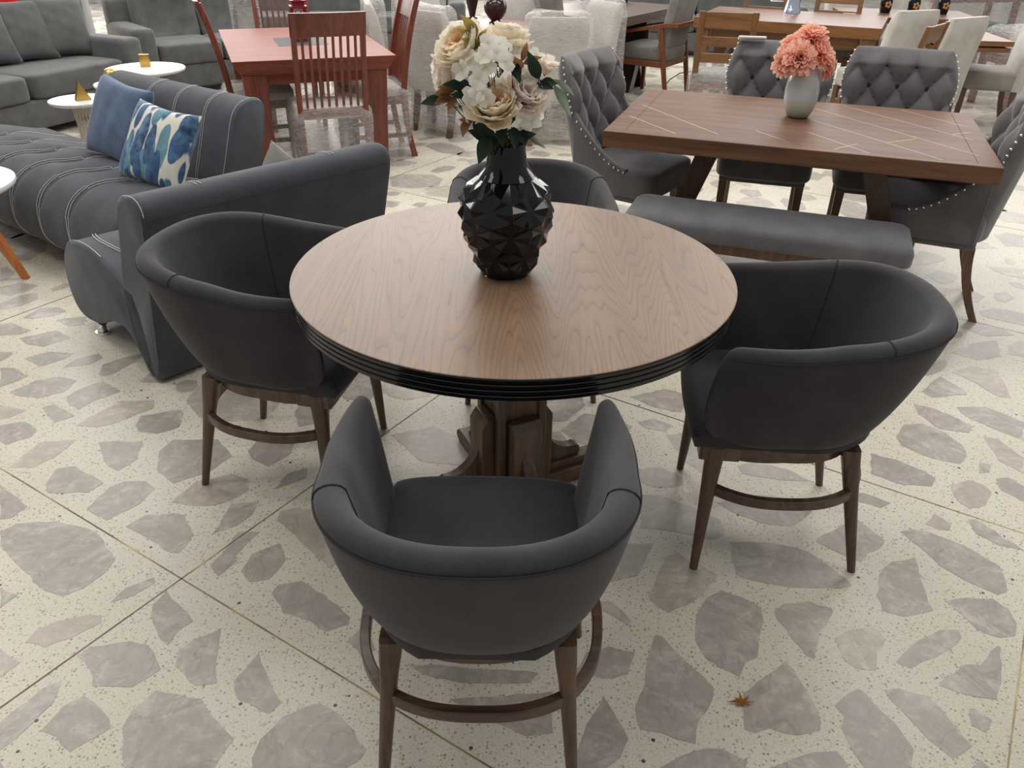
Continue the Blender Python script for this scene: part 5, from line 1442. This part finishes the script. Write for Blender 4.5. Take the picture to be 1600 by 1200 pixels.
dup(pc, (2.98, 7.12, 0), face_rz(-.40, .91), 'cream upholstered chair with its back to the camera, left of the edge-on brown chair')
pc2 = parsons('cream_dining_chair', 'cream chair with a grey seat at the right end of the double-topped table', (4.00, 7.27, 0), face_rz(-.96, .29), False, GC, H=1.02, seatm='greyseat')
dup(pc, (3.55, 9.25, 0), face_rz(.3, -.95), 'cream chair behind the table with the flower-painted bottles, left one')
dup(pc, (4.15, 9.15, 0), face_rz(.3, -.95), 'cream chair behind the table with the flower-painted bottles, right one')
for i, (px_, py_, lab) in enumerate(((1382, 20, 'leftmost black painted bottle among the cream chairs'), (1425, 22, 'middle black painted bottle among the cream chairs'), (1471, 22, 'rightmost black bottle, beside the edge-on brown chair'))):
    if i == 0:
        btl = thing('black_bottle', lab, 'bottle', (0, 0, 0), 0, 'black painted bottles on the double-topped table')
        bm = B(); lathe(bm, [(.001, 0), (.045, 0), (.052, .03), (.054, .1), (.045, .15), (.022, .19), (.014, .22), (.013, .3), (.017, .31), (.001, .31)], 28); link('body', bm, M['black_gloss'], btl, angle=60)
        bm = B()
        for k in range(5): softbox(bm, (.02*cos(k*1.26), -.051, .075+.02*sin(k*1.26)), (.026, .012, .026), e=1, n=3)
        link('painted_flower', bm, plain('gold_paint', srgb(190, 140, 80), .4), btl); bt_ = btl
    else: bt_ = dup(btl, (0, 0, 0), 0, lab)
    p = ground(px_, py_, .76); bt_.location = (p.x, p.y, .7602)
def table4():
    t = thing('rectangular_dining_table', 'dark brown table carrying the black bottles behind the cream chairs', 'table', (3.72, 8.5, 0), radians(-8))
    bm = B(); box(bm, (0, 0, .735), (1.2, .8, .05)); link('tabletop', bm, M['oaktop'], t, bevel=.003)
    for sx in (-1, 1):
        for sy in (-1, 1):
            bm = B(); leg_hex(bm, (sx*.5, sy*.33, .71), (sx*.5, sy*.33, 0), (.07, .07), (.06, .06)); link('leg', bm, M['oakz'], t, bevel=.003)
table4()
# film-wrapped stack of furniture in the background
def wrapped_stack(label, loc, rz, w, h, seed):
    t = thing('wrapped_chair_stack', label, 'wrapped furniture', loc, rz, None)
    bm = B()
    for sx in (-1, 1):
        for sy in (-1, 1): leg_hex(bm, (sx*w*.4, sy*.2, h*.9), (sx*w*.4, sy*.2, 0), (.06, .05), (.05, .05))
    for z in (.42, .78):
        if z < h: box(bm, (0, 0, z), (w*.9, .45, .06))
    link('frame', bm, M['mahogz'], t)
    bm = B(); softbox(bm, (0, 0, .49), (w*.8, .44, .08), e=.3, n=8)
    link('seat', bm, M['teal'] if seed == 21 else M['greyseat'], t, angle=80)
    bm = B(); wrapbox(bm, (0, 0, h/2), (w*1.02, .58, h*1.0), seed, 18); link('plastic_wrap', bm, M['wrap'], t, angle=50)
wrapped_stack('film-wrapped stack of brown chairs behind the double-topped table', (5.0, 10.0, 0), .25, 1.3, 1.1, 21)
wrapped_stack('film-wrapped brown chairs at the far right behind the cream grey-seated chair', (6.2, 9.2, 0), .1, 1.1, 1.1, 22)
wrapped_stack('film-wrapped brown chair low behind the end of the double-topped table', (4.75, 8.15, 0), .3, .6, .7, 23)
wrapped_stack('film-wrapped brown chair at the right frame edge', (5.35, 7.5, 0), .3, .7, .95, 24)

# ================================================================== FALLEN LEAF
def dry_leaf():
    bm = B(); c = bm.verts.new((0, 0, .006)); ring = []
    for k in range(16):
        r = (.024, .009)[k % 2]*random.uniform(.7, 1.2); a = 2*pi*k/16; ring.append(bm.verts.new((cos(a)*r*1.3, sin(a)*r, .002+random.uniform(0, .009))))
    for k in range(16): bm.faces.new((c, ring[k], ring[(k+1) % 16]))
    bmesh.ops.solidify(bm, geom=bm.faces[:], thickness=.0006)
    o = link('dry_leaf', bm, M['dryleaf'], None, smooth=False); g = ground(1158, 1100); o.location = (g.x, g.y, .0012); tag(o, 'small dry brown leaf lying on the terrazzo floor', 'leaf')
dry_leaf()
